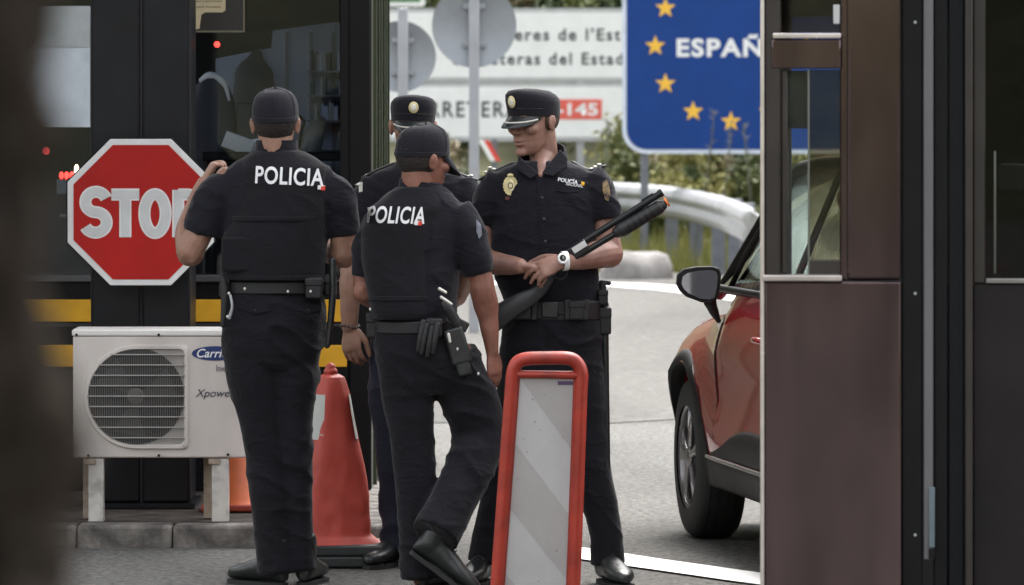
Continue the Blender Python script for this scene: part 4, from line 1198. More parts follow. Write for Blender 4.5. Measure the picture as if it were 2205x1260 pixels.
def add_head(p, c, fwd, up=(0, 0, 1), k=1.0, neckbase=None, neckr=0.058, nback=0.018):
    """head about centre c; adds the head, ears and neck to the body; returns local->world"""
    F = frame(fwd, up); b = p.body
    W = lambda x, y, z: c + F @ (Vector((x, y, z)) * k)
    b.ell(W(0, -0.012, 0.030), (0.077 * k, 0.097 * k, 0.086 * k), F, 24, 14)
    rows = [(0.045, .070, .083, .004), (0.02, .070, .083, .006), (-0.02, .068, .081, .010), (-0.05, .063, .076, .015), (-0.078, .054, .064, .022), (-0.100, .040, .047, .034), (-0.114, .024, .028, .046)]
    b.rings([[W(rx * math.cos(a), cy + ry * math.sin(a), z) for a in [2 * math.pi * j / 24 for j in range(24)]] for z, rx, ry, cy in rows])
    b.limb([(W(0, .086, .022), .010 * k), (W(0, .099, -.005), .012 * k), (W(0, .108, -.022), .0135 * k)], n=10)
    for sx in (-1, 1):
        b.ell(W(sx * .012, .096, -.026), (.010 * k, .013 * k, .009 * k), F, 10, 6)
        b.ell(W(sx * .042, .058, -.016), (.026 * k, .028 * k, .024 * k), F, 12, 8)
        ear = F @ Euler((0, 0, sx * -0.35)).to_matrix()
        b.ell(W(sx * .080, -.012, -.004), (.009 * k, .019 * k, .032 * k), ear, 12, 8)
        b.ell(W(sx * .086, -.018, .006), (.007 * k, .012 * k, .020 * k), ear, 10, 6)
    b.limb([(W(-.038, .078, .030), .010 * k), (W(0, .088, .026), .010 * k), (W(.038, .078, .030), .010 * k)], n=8)
    b.limb([(W(-.022, .084, -.057), .007 * k), (W(0, .094, -.054), .009 * k), (W(.022, .084, -.057), .007 * k)], n=8)
    b.limb([(W(-.018, .082, -.069), .007 * k), (W(0, .092, -.069), .010 * k), (W(.018, .082, -.069), .007 * k)], n=8)
    b.ell(W(0, .078, -.100), (.022 * k, .020 * k, .017 * k), F, 12, 8)
    nb = neckbase
    b.limb([(W(0, -nback, -.04), neckr), (W(0, -nback - .004, -.085).lerp(nb, 0.25), neckr), (nb, neckr * 1.02)], n=18)
    Fi = F.transposed()
    def fn(co):
        l = (co - np.array(c)) @ np.array(F) / k
        out = np.zeros(len(co))
        front = l[:, 1] > 0.03
        for sx in (-1, 1):
            g = np.exp(-(((l[:, 0] - sx * .032) / .017) ** 2 + ((l[:, 2] - .006) / .012) ** 2))
            out -= 0.012 * g * front
            g = np.exp(-(((l[:, 0] - sx * .036) / .014) ** 2 + ((l[:, 2] + .045) / .022) ** 2))
            out -= 0.003 * g * front
        g = np.exp(-((l[:, 0] / .026) ** 2 + ((l[:, 2] + .0625) / .0035) ** 2))
        out -= 0.006 * g * front
        g = np.exp(-((l[:, 0] / .02) ** 2 + ((l[:, 2] + .083) / .006) ** 2))
        out -= 0.003 * g * front
        return out * (np.abs(l[:, 2]) < 0.13) * (np.abs(l[:, 0]) < 0.09) * k
    p.facefn.append(fn)
    return W, F

def face_parts(p, W, F, k=1.0, brow=M_hairb, root=None):
    r = root
    for sx in (-1, 1):
        mb = MB(); mb.ell(W(sx * .032, .074, .006), (.0125 * k,) * 3, F, 16, 10); e = p.plain('eye', mb, pm('eye_white', (0.5, 0.48, 0.46), rough=0.25), r, smooth=180)
        mb = MB(); mb.ell(W(sx * .032, .0845, .004), (.0055 * k, .003 * k, .0055 * k), F, 12, 6); p.plain('iris', mb, pm('iris_brown', (0.03, 0.018, 0.01), rough=0.15), e, smooth=180)
        mb = MB(); mb.limb([(W(sx * .032 - .016 * k, .083, .0105), .0032 * k), (W(sx * .032, .0875, .0125), .0036 * k), (W(sx * .032 + .016 * k, .083, .0105), .0032 * k)], n=8); p.plain('eyelid', mb, p.skin, r, smooth=180)
        mb = MB(); mb.limb([(W(sx * .014, .0925, .027), .0034 * k), (W(sx * .034, .0905, .033), .0036 * k), (W(sx * .050, .079, .030), .002 * k)], n=8); p.plain('eyebrow', mb, brow, r, smooth=180)
    mb = MB(); mb.limb([(W(-.019, .0905, -.058), .0025 * k), (W(-.006, .1005, -.0555), .0042 * k), (W(0, .1015, -.0565), .004 * k), (W(.006, .1005, -.0555), .0042 * k), (W(.019, .0905, -.058), .0025 * k)], n=8); p.plain('lips', mb, M_lip, r, smooth=180)

def add_hand(mb, wrist, dirv, back, thumb_side, curl=(0.25, 0.35, 0.3), k=1.0, spread=0.06, thumb=0.7, wr=0.026, side=None, curls=None):
    """hand from the wrist along dirv; back = direction of the back of the hand; thumb_side +1/-1 along (back x dir)"""
    x = Vector(dirv).normalized(); z = Vector(back); z = (z - x * z.dot(x)).normalized(); y = z.cross(x) * thumb_side
    W = lambda a, b, c_: wrist + (x * a + y * b + z * c_) * k
    rr = [(0.0, .026, .019, 0), (.02, .030, .018, 0), (.05, .040, .0155, .001), (.08, .0425, .0145, .001), (.094, .040, .012, -.001)]
    mb.rings([[W(a, w_ * math.cos(t), h * math.sin(t) + o) for t in [2 * math.pi * j / 18 for j in range(18)]] for a, w_, h, o in rr])
    for i, (oy, Lf, r) in enumerate(((.0305, .072, .0088), (.0105, .080, .0092), (-.0105, .074, .0088), (-.030, .058, .0078))):
        base = Vector((.088 - .004 * abs(i - 1), oy, 0.0))
        a = 0.0; pos = base; pts = [(W(base.x - .03, base.y * .9, 0), r * 1.0), (W(*base), r * 1.04)]
        cu = curls[i] if curls else curl
        sp = (1.5 - i) * spread
        for q, fr in enumerate((0.45, 0.30, 0.25)):
            a += cu[q]
            pos = pos + Vector((math.cos(a) * math.cos(sp), math.sin(sp) * math.cos(a), -math.sin(a))) * (Lf * fr)
            pts.append((W(*pos), r * (0.97 - 0.09 * q)))
        mb.limb([(a_, b_ * k) for a_, b_ in pts], n=10, sub=4)
    t0 = Vector((.022, .028, -.006)); t1 = Vector((.022 + .040 * math.cos(thumb), .030 + .034 * math.sin(thumb) + .010, -.014)); t2 = t1 + Vector((.033 * math.cos(thumb * .5), .020 * math.sin(thumb * .5), -.008)); t3 = t2 + Vector((.024, .002, -.006))
    mb.limb([(W(.008, .012, -.002), .016 * k), (W(*t0), .0145 * k), (W(*t1), .0115 * k), (W(*t2), .0100 * k), (W(*t3), .0085 * k)], n=10, sub=4)
    return W

def finish_body(p, skin, voxel=0.0042):
    p.skin = skin
    fns = p.facefn
    def fn(co):
        o = noise3(co * 30) * 0.0006
        for f in fns: o = o + f(co)
        return o
    return p.part('body', p.body, skin, voxel, 2, fn)

def cap_ball(p, W, F, k, m, visor_down=0.10):
    """baseball cap"""
    mb = MB(); rings = []
    for z, rx, ry, cy in ((0.018, .0835, .105, -.010), (0.035, .0850, .1065, -.010), (0.065, .0840, .104, -.009), (0.095, .0760, .094, -.008), (0.115, .0600, .075, -.006), (0.127, .0380, .048, -.005), (0.131, .0140, .018, -.004)):
        rings.append([W(rx * math.cos(a), cy + ry * math.sin(a), z + (0.012 * math.sin(a) if z < 0.05 else 0.006 * math.sin(a))) for a in [2 * math.pi * j / 36 for j in range(36)]])
    mb.rings(rings)
    c = p.plain('cap', mb, m, smooth=60)
    mb = MB(); mb.ell(W(0, -.004, .133), (.006, .006, .004), F, 10, 6); p.plain('cap_button', mb, m, c, smooth=180)
    band = MB()
    band.rings([[W((.0845 + e) * math.cos(a), -.010 + (.106 + e) * math.sin(a), z + 0.012 * math.sin(a)) for a in [2 * math.pi * j / 36 for j in range(36)]] for z, e in ((0.016, 0.0), (0.0165, 0.0022), (0.031, 0.0026), (0.032, 0.0))], cap=False)
    p.plain('cap_band', band, m, c, smooth=60)
    for j in range(3):            # panel seams
        a0 = math.pi / 2 + j * math.pi / 3
        pts = []
        for sgn in (1, -1):
            for z, rx, ry, cy in ((0.035, .0855, .107, -.010), (0.065, .0846, .1046, -.009), (0.095, .0766, .0946, -.008), (0.115, .0606, .0756, -.006), (0.129, .03, .035, -.005)):
                pts.append((sgn, W(sgn * rx * math.cos(a0), cy + sgn * ry * math.sin(a0), z + 0.006 * sgn * math.sin(a0))))
        seq = [q for sg_, q in pts if sg_ == 1] + [q for sg_, q in reversed([x for x in pts if x[0] == -1])]
        mb = MB(); mb.limb([(q, .0011) for q in seq], n=5, sub=3, ends=False); p.plain('seam', mb, m, c)
    mb = MB(); top, bot = [], []
    n = 20
    for j in range(n + 1):
        a = R(24 + 132 * j / n); ca, sa = math.cos(a), math.sin(a)
        ins = (.084 * ca, -.010 + .104 * sa); L = .072 * math.sin((a - R(24)) / R(132) * math.pi) ** 0.55
        row = []
        for q in (0, .33, .66, 1.0):
            x = ins[0] * (1 - 0.08 * q); y = ins[1] + L * q
            z = 0.030 - visor_down * 0.6 * q * L / .072 - 1.6 * x * x * (0.4 + q) 
            row.append((x, y, z))
        top.append([W(x, y, z + .0015) for x, y, z in row]); bot.append([W(x, y, z - .0015) for x, y, z in row])
    mb.rings([a_ + list(reversed(b_)) for a_, b_ in zip(top, bot)]); p.plain('visor', mb, m, c, smooth=60)
    return c

def cap_peak(p, W, F, k, m, top_z=0.135, badge=True):
    """police cap with a high front, flat crown and short peak edged with silver braid"""
    mb = MB(); rings = []
    for z, rx, ry, cy, tilt in ((0.022, .0830, .103, -.005, 0.016), (0.045, .0850, .1055, -.005, 0.014), (0.072, .0875, .1090, -.005, 0.018), (0.092, .0855, .107, -.004, 0.022), (0.107, .0750, .094, -.004, 0.020), (0.117, .0550, .069, -.004, 0.012), (0.122, .0200, .026, -.004, 0.005)):
        rings.append([W(rx * math.copysign(abs(math.cos(a)) ** 0.92, math.cos(a)), cy + ry * math.sin(a), z + tilt * math.sin(a)) for a in [2 * math.pi * j / 40 for j in range(40)]])
    mb.rings(rings)
    c = p.plain('cap', mb, m, smooth=70)
    n = 22; top, bot, edge = [], [], []
    for j in range(n + 1):
        a = R(22 + 136 * j / n); ca, sa = math.cos(a), math.sin(a)
        L = .060 * math.sin((a - R(22)) / R(136) * math.pi) ** 0.5
        row = []
        for q in (0, .33, .66, 1.0):
            x = .0835 * ca * (1 - 0.04 * q); y = -.005 + .103 * sa + L * q * 0.85
            z = 0.034 + .012 * (sa - 1) - 0.62 * L * q - 1.15 * x * x * (0.3 + q)
            row.append((x, y, z))
        top.append([W(x, y, z + .0016) for x, y, z in row]); bot.append([W(x, y, z - .0016) for x, y, z in row])
        edge.append(row)
    mb = MB(); mb.rings([a_ + list(reversed(b_)) for a_, b_ in zip(top, bot)]); v = p.plain('visor', mb, M_lea, c, smooth=60)
    mb = MB(); mb.limb([(W(r_[2][0], r_[2][1] - .004, r_[2][2] + .0045), .0036) for r_ in edge[1:-1]], n=8, sub=1); p.plain('silver_braid', mb, M_silver, v, smooth=180)
    mb = MB(); mb.limb([(W(.0845 * math.cos(R(t)), -.005 + .1055 * math.sin(R(t)) + .001, .050 + .014 * math.sin(R(t))), .0022) for t in range(20, 161, 10)], n=6, sub=1); p.plain('cap_cord', mb, M_gear, c)
    if badge:
        for rr, off, mt in ((.0225, .001, M_gold), (.0145, .0035, pm('badge_pale', (0.72, 0.68, 0.58), rough=0.4, nscale=60, var=0.3))):
            mb = MB(); mb.ell(W(0, .1045 + off, .088), (rr * .85, .0035, rr), F, 20, 6); q = p.plain('badge', mb, mt, c, smooth=60)
        mb = MB(); mb.box(W(0, .1095, .088), (.006, .003, .013), F); p.plain('badge_shield', mb, pm('badge_brown', (0.20, 0.13, 0.06), rough=0.5), c)
    return c

def hair_shell(p, W, F, m, z0=-.055, z1=.035, a0=200, a1=340, t=.004, k=1.0):
    mb = MB(); o, inn = [], []
    for j in range(25):
        a = R(a0 + (a1 - a0) * j / 24)
        co, ci = [], []
        for q in range(7):
            z = z0 + (z1 - z0) * q / 6
            fz = math.sqrt(max(0.15, 1 - ((z - .030) / .105) ** 2))
            rx, ry = .0775 * fz + t, .0975 * fz + t
            e = 1.0 if 0 < q else 0.97
            jit = 1 + 0.012 * math.sin(j * 3.1 + q * 2)
            co.append(W(rx * e * jit * math.cos(a), -.012 + ry * e * jit * math.sin(a), z)); ci.append(W((rx - .012) * math.cos(a), -.012 + (ry - .012) * math.sin(a), z))
        o.append(co + list(reversed(ci)))
    mb.rings(o)
    return p.plain('hair', mb, m, smooth=60)

def shoe(p, heel, toe_dir, up=(0, 0, 1), L=0.29, m=None, k=1.0):
    """heel = point on the sole under the heel"""
    F = frame(toe_dir, up)
    W = lambda x, y, z: heel + F @ (Vector((x, y, z)) * k)
    mb = MB(); rings = []
    for y, wd, h in ((-.028, .020, .060), (-.010, .033, .085), (.03, .037, .100), (.07, .038, .098), (.11, .041, .082), (.16, .049, .066), (.20, .049, .056), (.235, .040, .047), (.258, .022, .036), (.266, .008, .028)):
        rings.append([W(wd * math.copysign(abs(math.cos(a)) ** 0.8, math.cos(a)), y, .018 + max(0, h / 2 * (1 + math.sin(a)))) for a in [2 * math.pi * j / 20 for j in range(20)]])
    mb.rings(rings)
    mb.limb([(W(0, .02, .07), .043 * k), (W(0, .005, .165), .046 * k)], n=16)
    me = fuse('shoe', mb, 0.006, 3)
    o = place('shoe', me, m or M_lea, p.root, smooth=180)
    mb = MB(); rr = []
    for y, wd in ((-.025, .012), (-.016, .024), (.03, .032), (.08, .033), (.13, .043), (.18, .050), (.22, .046), (.25, .031), (.268, .012)):
        rr.append((y, wd))
    poly = [W(wd, y, 0) for y, wd in rr] + [W(-wd, y, 0) for y, wd in reversed(rr)]
    mb.prism(poly, F @ Vector((0, 0, .016)) * k); p.plain('sole', mb, pm('sole_rubber', (0.012, 0.012, 0.012), rough=0.7), o, smooth=40)
    for q in range(4):
        mb = MB(); mb.limb([(W(-.022, .085 + .018 * q, .105 - .010 * q), .003), (W(0, .088 + .018 * q, .116 - .010 * q), .003), (W(.022, .085 + .018 * q, .105 - .010 * q), .003)], n=6, sub=2); p.plain('lace', mb, M_gear, o)
    return o

def pouch(p, px, py, w_, h, dy, dep=0.04, rot=0.0, name='pouch', par=None, m=None):
    c = p.P(px, py, dy)
    mb = MB(); M = Euler((0, rot, 0)).to_matrix()
    mb.box(c, (p.L(w_), dep, p.L(h)), M)
    o = p.plain(name, mb, m or M_gear, par, bevel=0.008, bseg=3)
    mb = MB(); mb.box(c + M @ Vector((0, 0, p.L(h) * 0.28)), (p.L(w_) * 1.06, dep * 1.12, p.L(h) * 0.38), M)
    p.plain('flap', mb, m or M_gear, o, bevel=0.006, bseg=3)
    return o

def belt_ring(p, row, h_px, m=None, grow=0.006, name='belt', slope=0.0):
    py, xl, xr, dy, ry = row
    rows = [(py - h_px / 2, xl, xr, dy, ry), (py + h_px / 2, xl, xr, dy, ry)]
    g = grow * p.s
    r0 = p.rows([(py - h_px / 2, xl - g, xr + g, dy, ry + grow), (py + h_px / 2, xl - g, xr + g, dy, ry + grow)])
    mb = MB(); mb.rings([r0[0], r0[-1]]);
    o = p.plain(name, mb, m or M_gear, smooth=40, bevel=0.004)
    return o

def vest_text(p, vest_me_obj, txt, px0, px1, pyl, pyr, hpx, shear=0.0, flagpx=None):
    """POLICIA lettering printed on a vest's back; baseline runs from pyl to pyr"""
    wm = wmat(vest_me_obj)
    me0 = vest_me_obj.data
    bv = BVHTree.FromPolygons([wm @ v.co for v in me0.vertices], [q.vertices for q in me0.polygons])
    a = p.P(px0, pyl, -0.4); b = p.P(px1, pyr, -0.4)
    ang = math.atan2(b.z - a.z, b.x - a.x)
    me = text_mesh(txt, (b - a).length, p.L(hpx), bold=0.022, shear=shear, spacing=1.08)
    M = Matrix.Translation(a) @ Matrix.Rotation(-ang, 4, 'Y')
    conform(me, M, bv, (0, 1, 0), 0.0025, cuts=1)
    o = place('lettering', me, pm('vest_print', (0.72, 0.72, 0.72), rough=0.6), vest_me_obj, smooth=0)
    return bv

def patch(p, par, pts, bv, m, name='patch', dirv=(0, 1, 0), off=0.0035):
    bm = bmesh.new(); vs = [bm.verts.new(q) for q in pts]; f = bm.faces.new(vs)
    bmesh.ops.triangulate(bm, faces=[f]); bmesh.ops.subdivide_edges(bm, edges=bm.edges[:], cuts=2, use_grid_fill=True)
    me = bpy.data.meshes.new(name); bm.to_mesh(me); bm.free()
    conform(me, Matrix.Identity(4), bv, dirv, off)
    return place(name, me, m, par, smooth=180)

def obj_bvh(o):
    wm = wmat(o); return BVHTree.FromPolygons([wm @ v.co for v in o.data.vertices], [q.vertices for q in o.data.polygons])

def on_top(bv, q):
    h = bv.ray_cast(Vector((q.x, q.y, 2.2)), Vector((0, 0, -1)))[0]
    return h if h is not None else q
# ============ officer seen from behind at the left
p = Person('officer from behind with white lettering on a dark vest, beside the stop sign', 20.03, 600); A = p
W, F = add_head(p, p.P(593, 268), (0.03, 1, -0.02), (0, 0, 1), 1.0, p.P(596, 345, -0.01), 0.060)
b = p.body
b.rings(p.rows([(345, 520, 680, 0, .07), (400, 490, 705, 0, .09), (590, 500, 680, 0, .09), (690, 500, 675, 0, .09), (740, 510, 670, 0, .08)]))
b.limb(p.pts([(490, 385, 28), (446, 470, 28), (420, 520, 30), (408, 540, 30, 0.0)]))
b.limb(p.pts([(410, 545, 30, 0.0), (404, 500, 27, 0.07), (424, 430, 19, 0.14), (438, 395, 15, 0.17)]))
add_hand(b, p.P(438, 395, 0.17), (0.42, 0.05, 0.75), (-0.75, -0.2, 0.4), 1, (0.9, 1.2, 0.7), 0.92)
b.limb(p.pts([(705, 395, 28), (735, 480, 27), (739, 520, 29, 0.01), (742, 545, 32, 0.02)]))
b.limb(p.pts([(741, 546, 32, 0.02), (722, 545, 29, 0.12), (690, 520, 22, 0.26)]))
add_hand(b, p.P(690, 520, 0.26), (-0.6, 0.4, 0.3), (0.3, 0.5, 0.8), -1, (0.5, 0.6, 0.4), 0.95)
b.limb(p.pts([(545, 730, 42), (562, 920, 30), (592, 1225, 16)])); b.limb(p.pts([(640, 730, 42), (631, 920, 28), (646, 1220, 16)]))
finish_body(p, SK2)
cap_ball(p, W, F, 1.0, M_cap); hair_shell(p, W, F, M_hair, -.070, .03, 195, 345)
# shirt with short sleeves
mb = MB()
mb.rings(p.rows([(312, 562, 634, 0, .062), (330, 548, 650, 0, .07), (345, 510, 690, 0, .08), (370, 478, 720, 0, .095), (430, 470, 722, 0, .11), (520, 480, 706, 0, .115), (600, 484, 694, 0, .115), (622, 488, 690, 0, .11)]))
mb.limb(p.pts([(518, 392, 34), (470, 420, 44), (446, 475, 46, 0.01), (437, 503, 45, 0.015)]), n=20, ends=False)
mb.limb(p.pts([(684, 396, 34), (722, 422, 42), (734, 470, 40, 0.01), (739, 508, 38, 0.015)]), n=20, ends=False)
sh = p.part('shirt', mb, M_cloth, 0.008, 7, folds(0.013, 7, 1, (1, 1, 1.7)))
mb = MB(); mb.rings([[p.P(596, 322, -0.005) + Vector((p.L(44) * (1 + e) * math.cos(a), (.070 * (1 + e)) * math.sin(a), z)) for a in [2 * math.pi * j / 28 for j in range(28)]] for z, e in ((-.03, .12), (.02, .03), (.034, .02), (.034, -.08), (-.02, -.06))], cap=False); p.plain('collar', mb, M_cloth, sh, smooth=60)
# vest
mb = MB()
mb.rings(p.rows([(324, 545, 652, 0, .082), (340, 522, 682, 0, .098), (360, 507, 708, -.005, .112), (400, 506, 712, -.005, .125), (450, 500, 708, -.005, .135), (510, 478, 704, -.005, .142), (560, 474, 702, -.005, .142), (596, 474, 700, -.005, .140), (602, 478, 696, -.005, .132)]))
ve = p.part('vest', mb, M_vest, 0.008, 3, folds(0.006, 6, 2, (1, 1, 1.6)))
bv = vest_text(p, ve, 'POLICIA', 541, 690, 398, 405, 38)
patch(p, ve, [p.P(x, y, -.5) for x, y in ((676, 403), (691, 404), (690, 414), (675, 412))], bv, pm('patch_white', (0.7, 0.68, 0.66), rough=0.6), 'flag_patch', off=0.0045)
patch(p, ve, [p.P(x, y, -.5) for x, y in ((683, 406), (692, 405), (691, 415), (682, 414))], bv, M_sred, 'flag_patch', off=0.0060)
mb = MB(); mb.box(p.P(510, 548, -.125), (p.L(66), .025, p.L(74))); p.plain('side_panel', mb, M_vest, ve, bevel=0.01, bseg=3)
for y in (470, 596): 
    r = p.rows([(y - 5, 476 if y > 500 else 492, 703, -.005, .144), (y + 5, 476 if y > 500 else 490, 703, -.005, .144)]); mb = MB(); mb.rings([r[0], r[-1]]); p.plain('vest_strap', mb, M_vest, ve, bevel=0.003)
# trousers
mb = MB()
mb.rings(p.rows([(606, 490, 692, 0, .115), (640, 480, 694, 0, .122), (700, 476, 696, 0, .128), (760, 478, 696, 0, .120), (790, 486, 690, 0, .10)]))
mb.limb(p.pts([(540, 720, 62), (548, 800, 63), (562, 905, 50), (574, 990, 47), (587, 1110, 44), (596, 1190, 45), (600, 1234, 47)]), n=22, ends=False)
mb.limb(p.pts([(637, 720, 58), (634, 800, 55), (631, 905, 43), (634, 990, 40), (641, 1110, 33), (646, 1190, 32), (649, 1228, 33)]), n=22, ends=False)
tr = p.part('trousers', mb, M_trou, 0.008, 4, folds(0.020, 5, 3, (1, 1, 1.9)))
mb = MB(); mb.limb([(p.P(606, 720, -.118), .002), (p.P(610, 790, -.07), .002)], n=6, sub=2); p.plain('seam', mb, M_trou, tr)
bvt = obj_bvh(tr)
for x0, x1 in ((505, 575), (628, 682)):
    patch(p, tr, [p.P(x, y, -.5) for x, y in ((x0, 660), (x1, 664), (x1 - 1, 678), ((x0 + x1) / 2, 686), (x0 + 1, 675))], bvt, M_trou, 'pocket_flap', off=0.006)
    mb = MB(); q_ = bvt.ray_cast(p.P((x0 + x1) / 2, 678, -.5), Vector((0, 1, 0)))[0]; mb.ell(q_ - Vector((0, .007, 0)), (.0055, .002, .0055), None, 10, 6); p.plain('button', mb, M_gear, tr, smooth=180)
bl = belt_ring(p, (618, 486, 694, 0, .120), 26)
pouch(p, 676, 620, 36, 46, -.10, .05, name='pouch'); pouch(p, 712, 615, 26, 44, -.03, .05)
pouch(p, 484, 615, 22, 50, -.06, .05, 0.05)
mb = MB(); mb.limb(p.pts([(482, 600, 8, -.08), (484, 640, 8, -.09), (480, 700, 6, -.09)])); p.plain('torch', mb, M_gear, smooth=180)
mb = MB(); mb.limb(p.pts([(716, 560, 7, -.05), (716, 640, 8, -.06), (708, 730, 7, -.06), (704, 745, 6, -.06)])); p.plain('baton', mb, M_lea, smooth=180)
mb = MB(); mb.ell(p.P(724, 590, -.03), (p.L(9), .015, p.L(15))); p.plain('radio_knob', mb, M_gear, smooth=180)
for px, py in ((493, 632), (490, 682), (527, 622), (669, 628), (620, 628)):
    mb = MB(); mb.ell(p.P(px, py, -.132), (.005, .004, .006)); p.plain('snap', mb, M_silver, bl, smooth=180)
mb = MB(); mb.limb(p.pts([(496, 636, 3, -.13), (500, 660, 3, -.135), (494, 685, 4, -.13)])); p.plain('key_chain', mb, M_galv, smooth=180)
hl = p.P(603, 1256, -.03); hl.z = 0.0
shoe(p, hl, (-0.72, 0.70, 0)); hl = p.P(655, 1256, -.0); hl.z = 0
shoe(p, hl, (0.18, 0.98, 0))

# ============ officer from behind in the middle, turned to the right, one heel raised
p = Person('officer from behind with one heel raised, white lettering and holstered pistol, head turned right', 19.8, 930); B = p
W, F = add_head(p, p.P(912, 345), (0.80, 0.58, -0.10), (0.05, 0, 1), 0.98, p.P(908, 430, 0), 0.060)
b = p.body
b.rings(p.rows([(430, 850, 960, 0, .07), (480, 805, 965, 0, .09), (660, 812, 940, 0, .09), (720, 815, 960, 0, .09), (760, 825, 980, 0, .08)]))
b.limb(p.pts([(985, 465, 26), (1020, 550, 25), (1036, 600, 26), (1039, 625, 28, 0.0), (1046, 655, 28, 0.02), (1053, 698, 21, .02), (1060, 758, 14, 0.02)]), sub=6)
add_hand(b, p.P(1059, 756, 0.02), (0.12, 0.05, -1), (0.75, -0.65, 0), 1, (0.30, 0.30, 0.2), 0.92, thumb=0.35)
b.limb(p.pts([(820, 470, 26, .03), (788, 560, 24, .04), (786, 625, 26, 0.05)])); b.limb(p.pts([(785, 628, 26, 0.03), (800, 640, 24, 0.14), (830, 640, 20, 0.26)]))
add_hand(b, p.P(830, 640, 0.26), (0.8, 0.3, -0.2), (-0.2, 0.5, 0.8), -1, (0.5, 0.5, 0.4), 0.92)
b.limb(p.pts([(878, 740, 40), (889, 960, 28), (906, 1250, 16)])); b.limb(p.pts([(980, 770, 42), (1032, 925, 34, .06), (978, 1075, 22, -.07), (944, 1138, 16, -.14)]))
finish_body(p, SK3)
cap_ball(p, W, F, 0.98, M_cap, 0.12); hair_shell(p, W, F, M_hair, -.075, .035, 168, 372, .006)
mb = MB()
mb.rings(p.rows([(392, 868, 948, 0, .06), (412, 840, 965, 0, .075), (435, 812, 992, 0, .09), (480, 792, 1000, 0, .105), (560, 790, 985, 0, .115), (640, 800, 975, 0, .115), (700, 800, 960, 0, .11)]))
mb.limb(p.pts([(975, 452, 40), (1003, 500, 44), (1020, 550, 40), (1031, 592, 33)]), n=20, ends=False)
mb.limb(p.pts([(832, 462, 34, .03), (806, 500, 36, .04), (790, 550, 34, .04), (785, 598, 30, .04)]), n=20, ends=False)
sh = p.part('shirt', mb, M_cloth, 0.008, 7, folds(0.013, 7, 4, (1, 1, 1.7)))
mb = MB(); mb.rings([[p.P(906, 405, -0.002) + Vector((p.L(44) * (1 + e) * math.cos(a), (.066 * (1 + e)) * math.sin(a), z + .012 * math.cos(a) * -1)) for a in [2 * math.pi * j / 28 for j in range(28)]] for z, e in ((-.03, .16), (.012, .05), (.024, .03), (.024, -.08), (-.02, -.06))], cap=False); p.plain('collar', mb, M_cloth, sh, smooth=60)
bvs = obj_bvh(sh)
patch(p, sh, [p.P(x, y, -.5) for x, y in ((1024, 478), (1034, 490), (1037, 512), (1030, 522), (1024, 505))], bvs, pm('patch_bluegrey', (0.12, 0.13, 0.16), rough=0.6, nscale=60, var=0.5), 'sleeve_patch')
mb = MB()
mb.rings(p.rows([(402, 852, 960, 0, .08), (420, 828, 980, -.002, .095), (445, 797, 985, -.01, .115), (490, 776, 968, -.014, .13), (560, 776, 952, -.012, .138), (620, 788, 948, -.008, .142), (672, 797, 948, -.008, .14), (686, 801, 944, -.008, .132)], twist=0.22))
ve = p.part('vest', mb, M_vest, 0.008, 3, folds(0.006, 6, 5, (1, 1, 1.6)))
bv = vest_text(p, ve, 'POLICIA', 785, 911, 484, 487, 37, 0.22)
patch(p, ve, [p.P(x, y, -.5) for x, y in ((890, 480), (902, 481), (900, 491), (888, 490))], bv, _mc['patch_white'], 'flag_patch', off=0.0045)
patch(p, ve, [p.P(x, y, -.5) for x, y in ((897, 482), (905, 481), (904, 491), (896, 491))], bv, M_sred, 'flag_patch', off=0.0060)
for y, xl, xr in ((640, 790, 950),):
    r = p.rows([(y - 5, xl, xr, -.008, .146), (y + 5, xl, xr, -.008, .146)], twist=0.22); mb = MB(); mb.rings([r[0], r[-1]]); p.plain('vest_strap', mb, M_vest, ve, bevel=0.003)
mb = MB()
mb.rings(p.rows([(688, 802, 960, 0, .115), (720, 803, 985, 0, .125), (770, 808, 1010, 0, .128), (820, 818, 1010, 0, .115), (850, 830, 985, 0, .09)]))
mb.limb(p.pts([(872, 770, 62), (877, 850, 57), (888, 950, 48), (896, 1060, 45), (903, 1160, 44), (908, 1244, 46)]), n=22, ends=False)
mb.limb(p.pts([(965, 770, 66), (1005, 850, 64, .03), (1032, 930, 58, .06), (1014, 1000, 54, 0.0), (978, 1075, 50, -.07), (936, 1154, 54, -.15)]), n=22, ends=False)
tr = p.part('trousers', mb, M_trou, 0.008, 4, folds(0.020, 5, 6, (1, 1, 1.9)))
bl = belt_ring(p, (703, 806, 972, 0, .122), 26)
# holster and pistol on the right hip, gloves hanging beside it
mb = MB(); M = Euler((0, -0.28, 0)).to_matrix(); mb.box(p.P(985, 745, -.10), (p.L(44), .05, p.L(80)), M); mb.box(p.P(996, 785, -.10), (p.L(32), .045, p.L(50)), M); ho = p.plain('holster', mb, M_lea, bevel=0.010, bseg=3)
mb = MB(); mb.limb(p.pts([(985, 700, 12, -.10), (965, 665, 12, -.11), (955, 655, 8, -.11)])); mb.box(p.P(985, 695, -.10), (p.L(50), .03, p.L(22)), Euler((0, 0.5, 0)).to_matrix()); p.plain('pistol_grip', mb, M_gear, ho, bevel=0.005)
for a, c_ in (((946, 622), (960, 630)), ((950, 640), (972, 655)), ((966, 720), (969, 736))):
    mb = MB(); mb.limb([(p.P(*a, -.155), .006), (p.P(*c_, -.155), .005)], n=8); p.plain('silver_buckle', mb, M_silver, ho, smooth=180)  # short silver pieces around the holster
for k, (px, py) in enumerate(((912, 735), (924, 740), (936, 733), (905, 728))):
    mb = MB(); mb.limb([(p.P(px + 6, py - 34, -.14), .012), (p.P(px, py, -.15), .011), (p.P(px - 4, py + 26, -.145), .009)], n=8, sub=3); p.plain('glove_finger', mb, M_gear, smooth=180)
pouch(p, 800, 700, 22, 56, -.02, .06); pouch(p, 935, 705, 34, 40, -.12, .04)
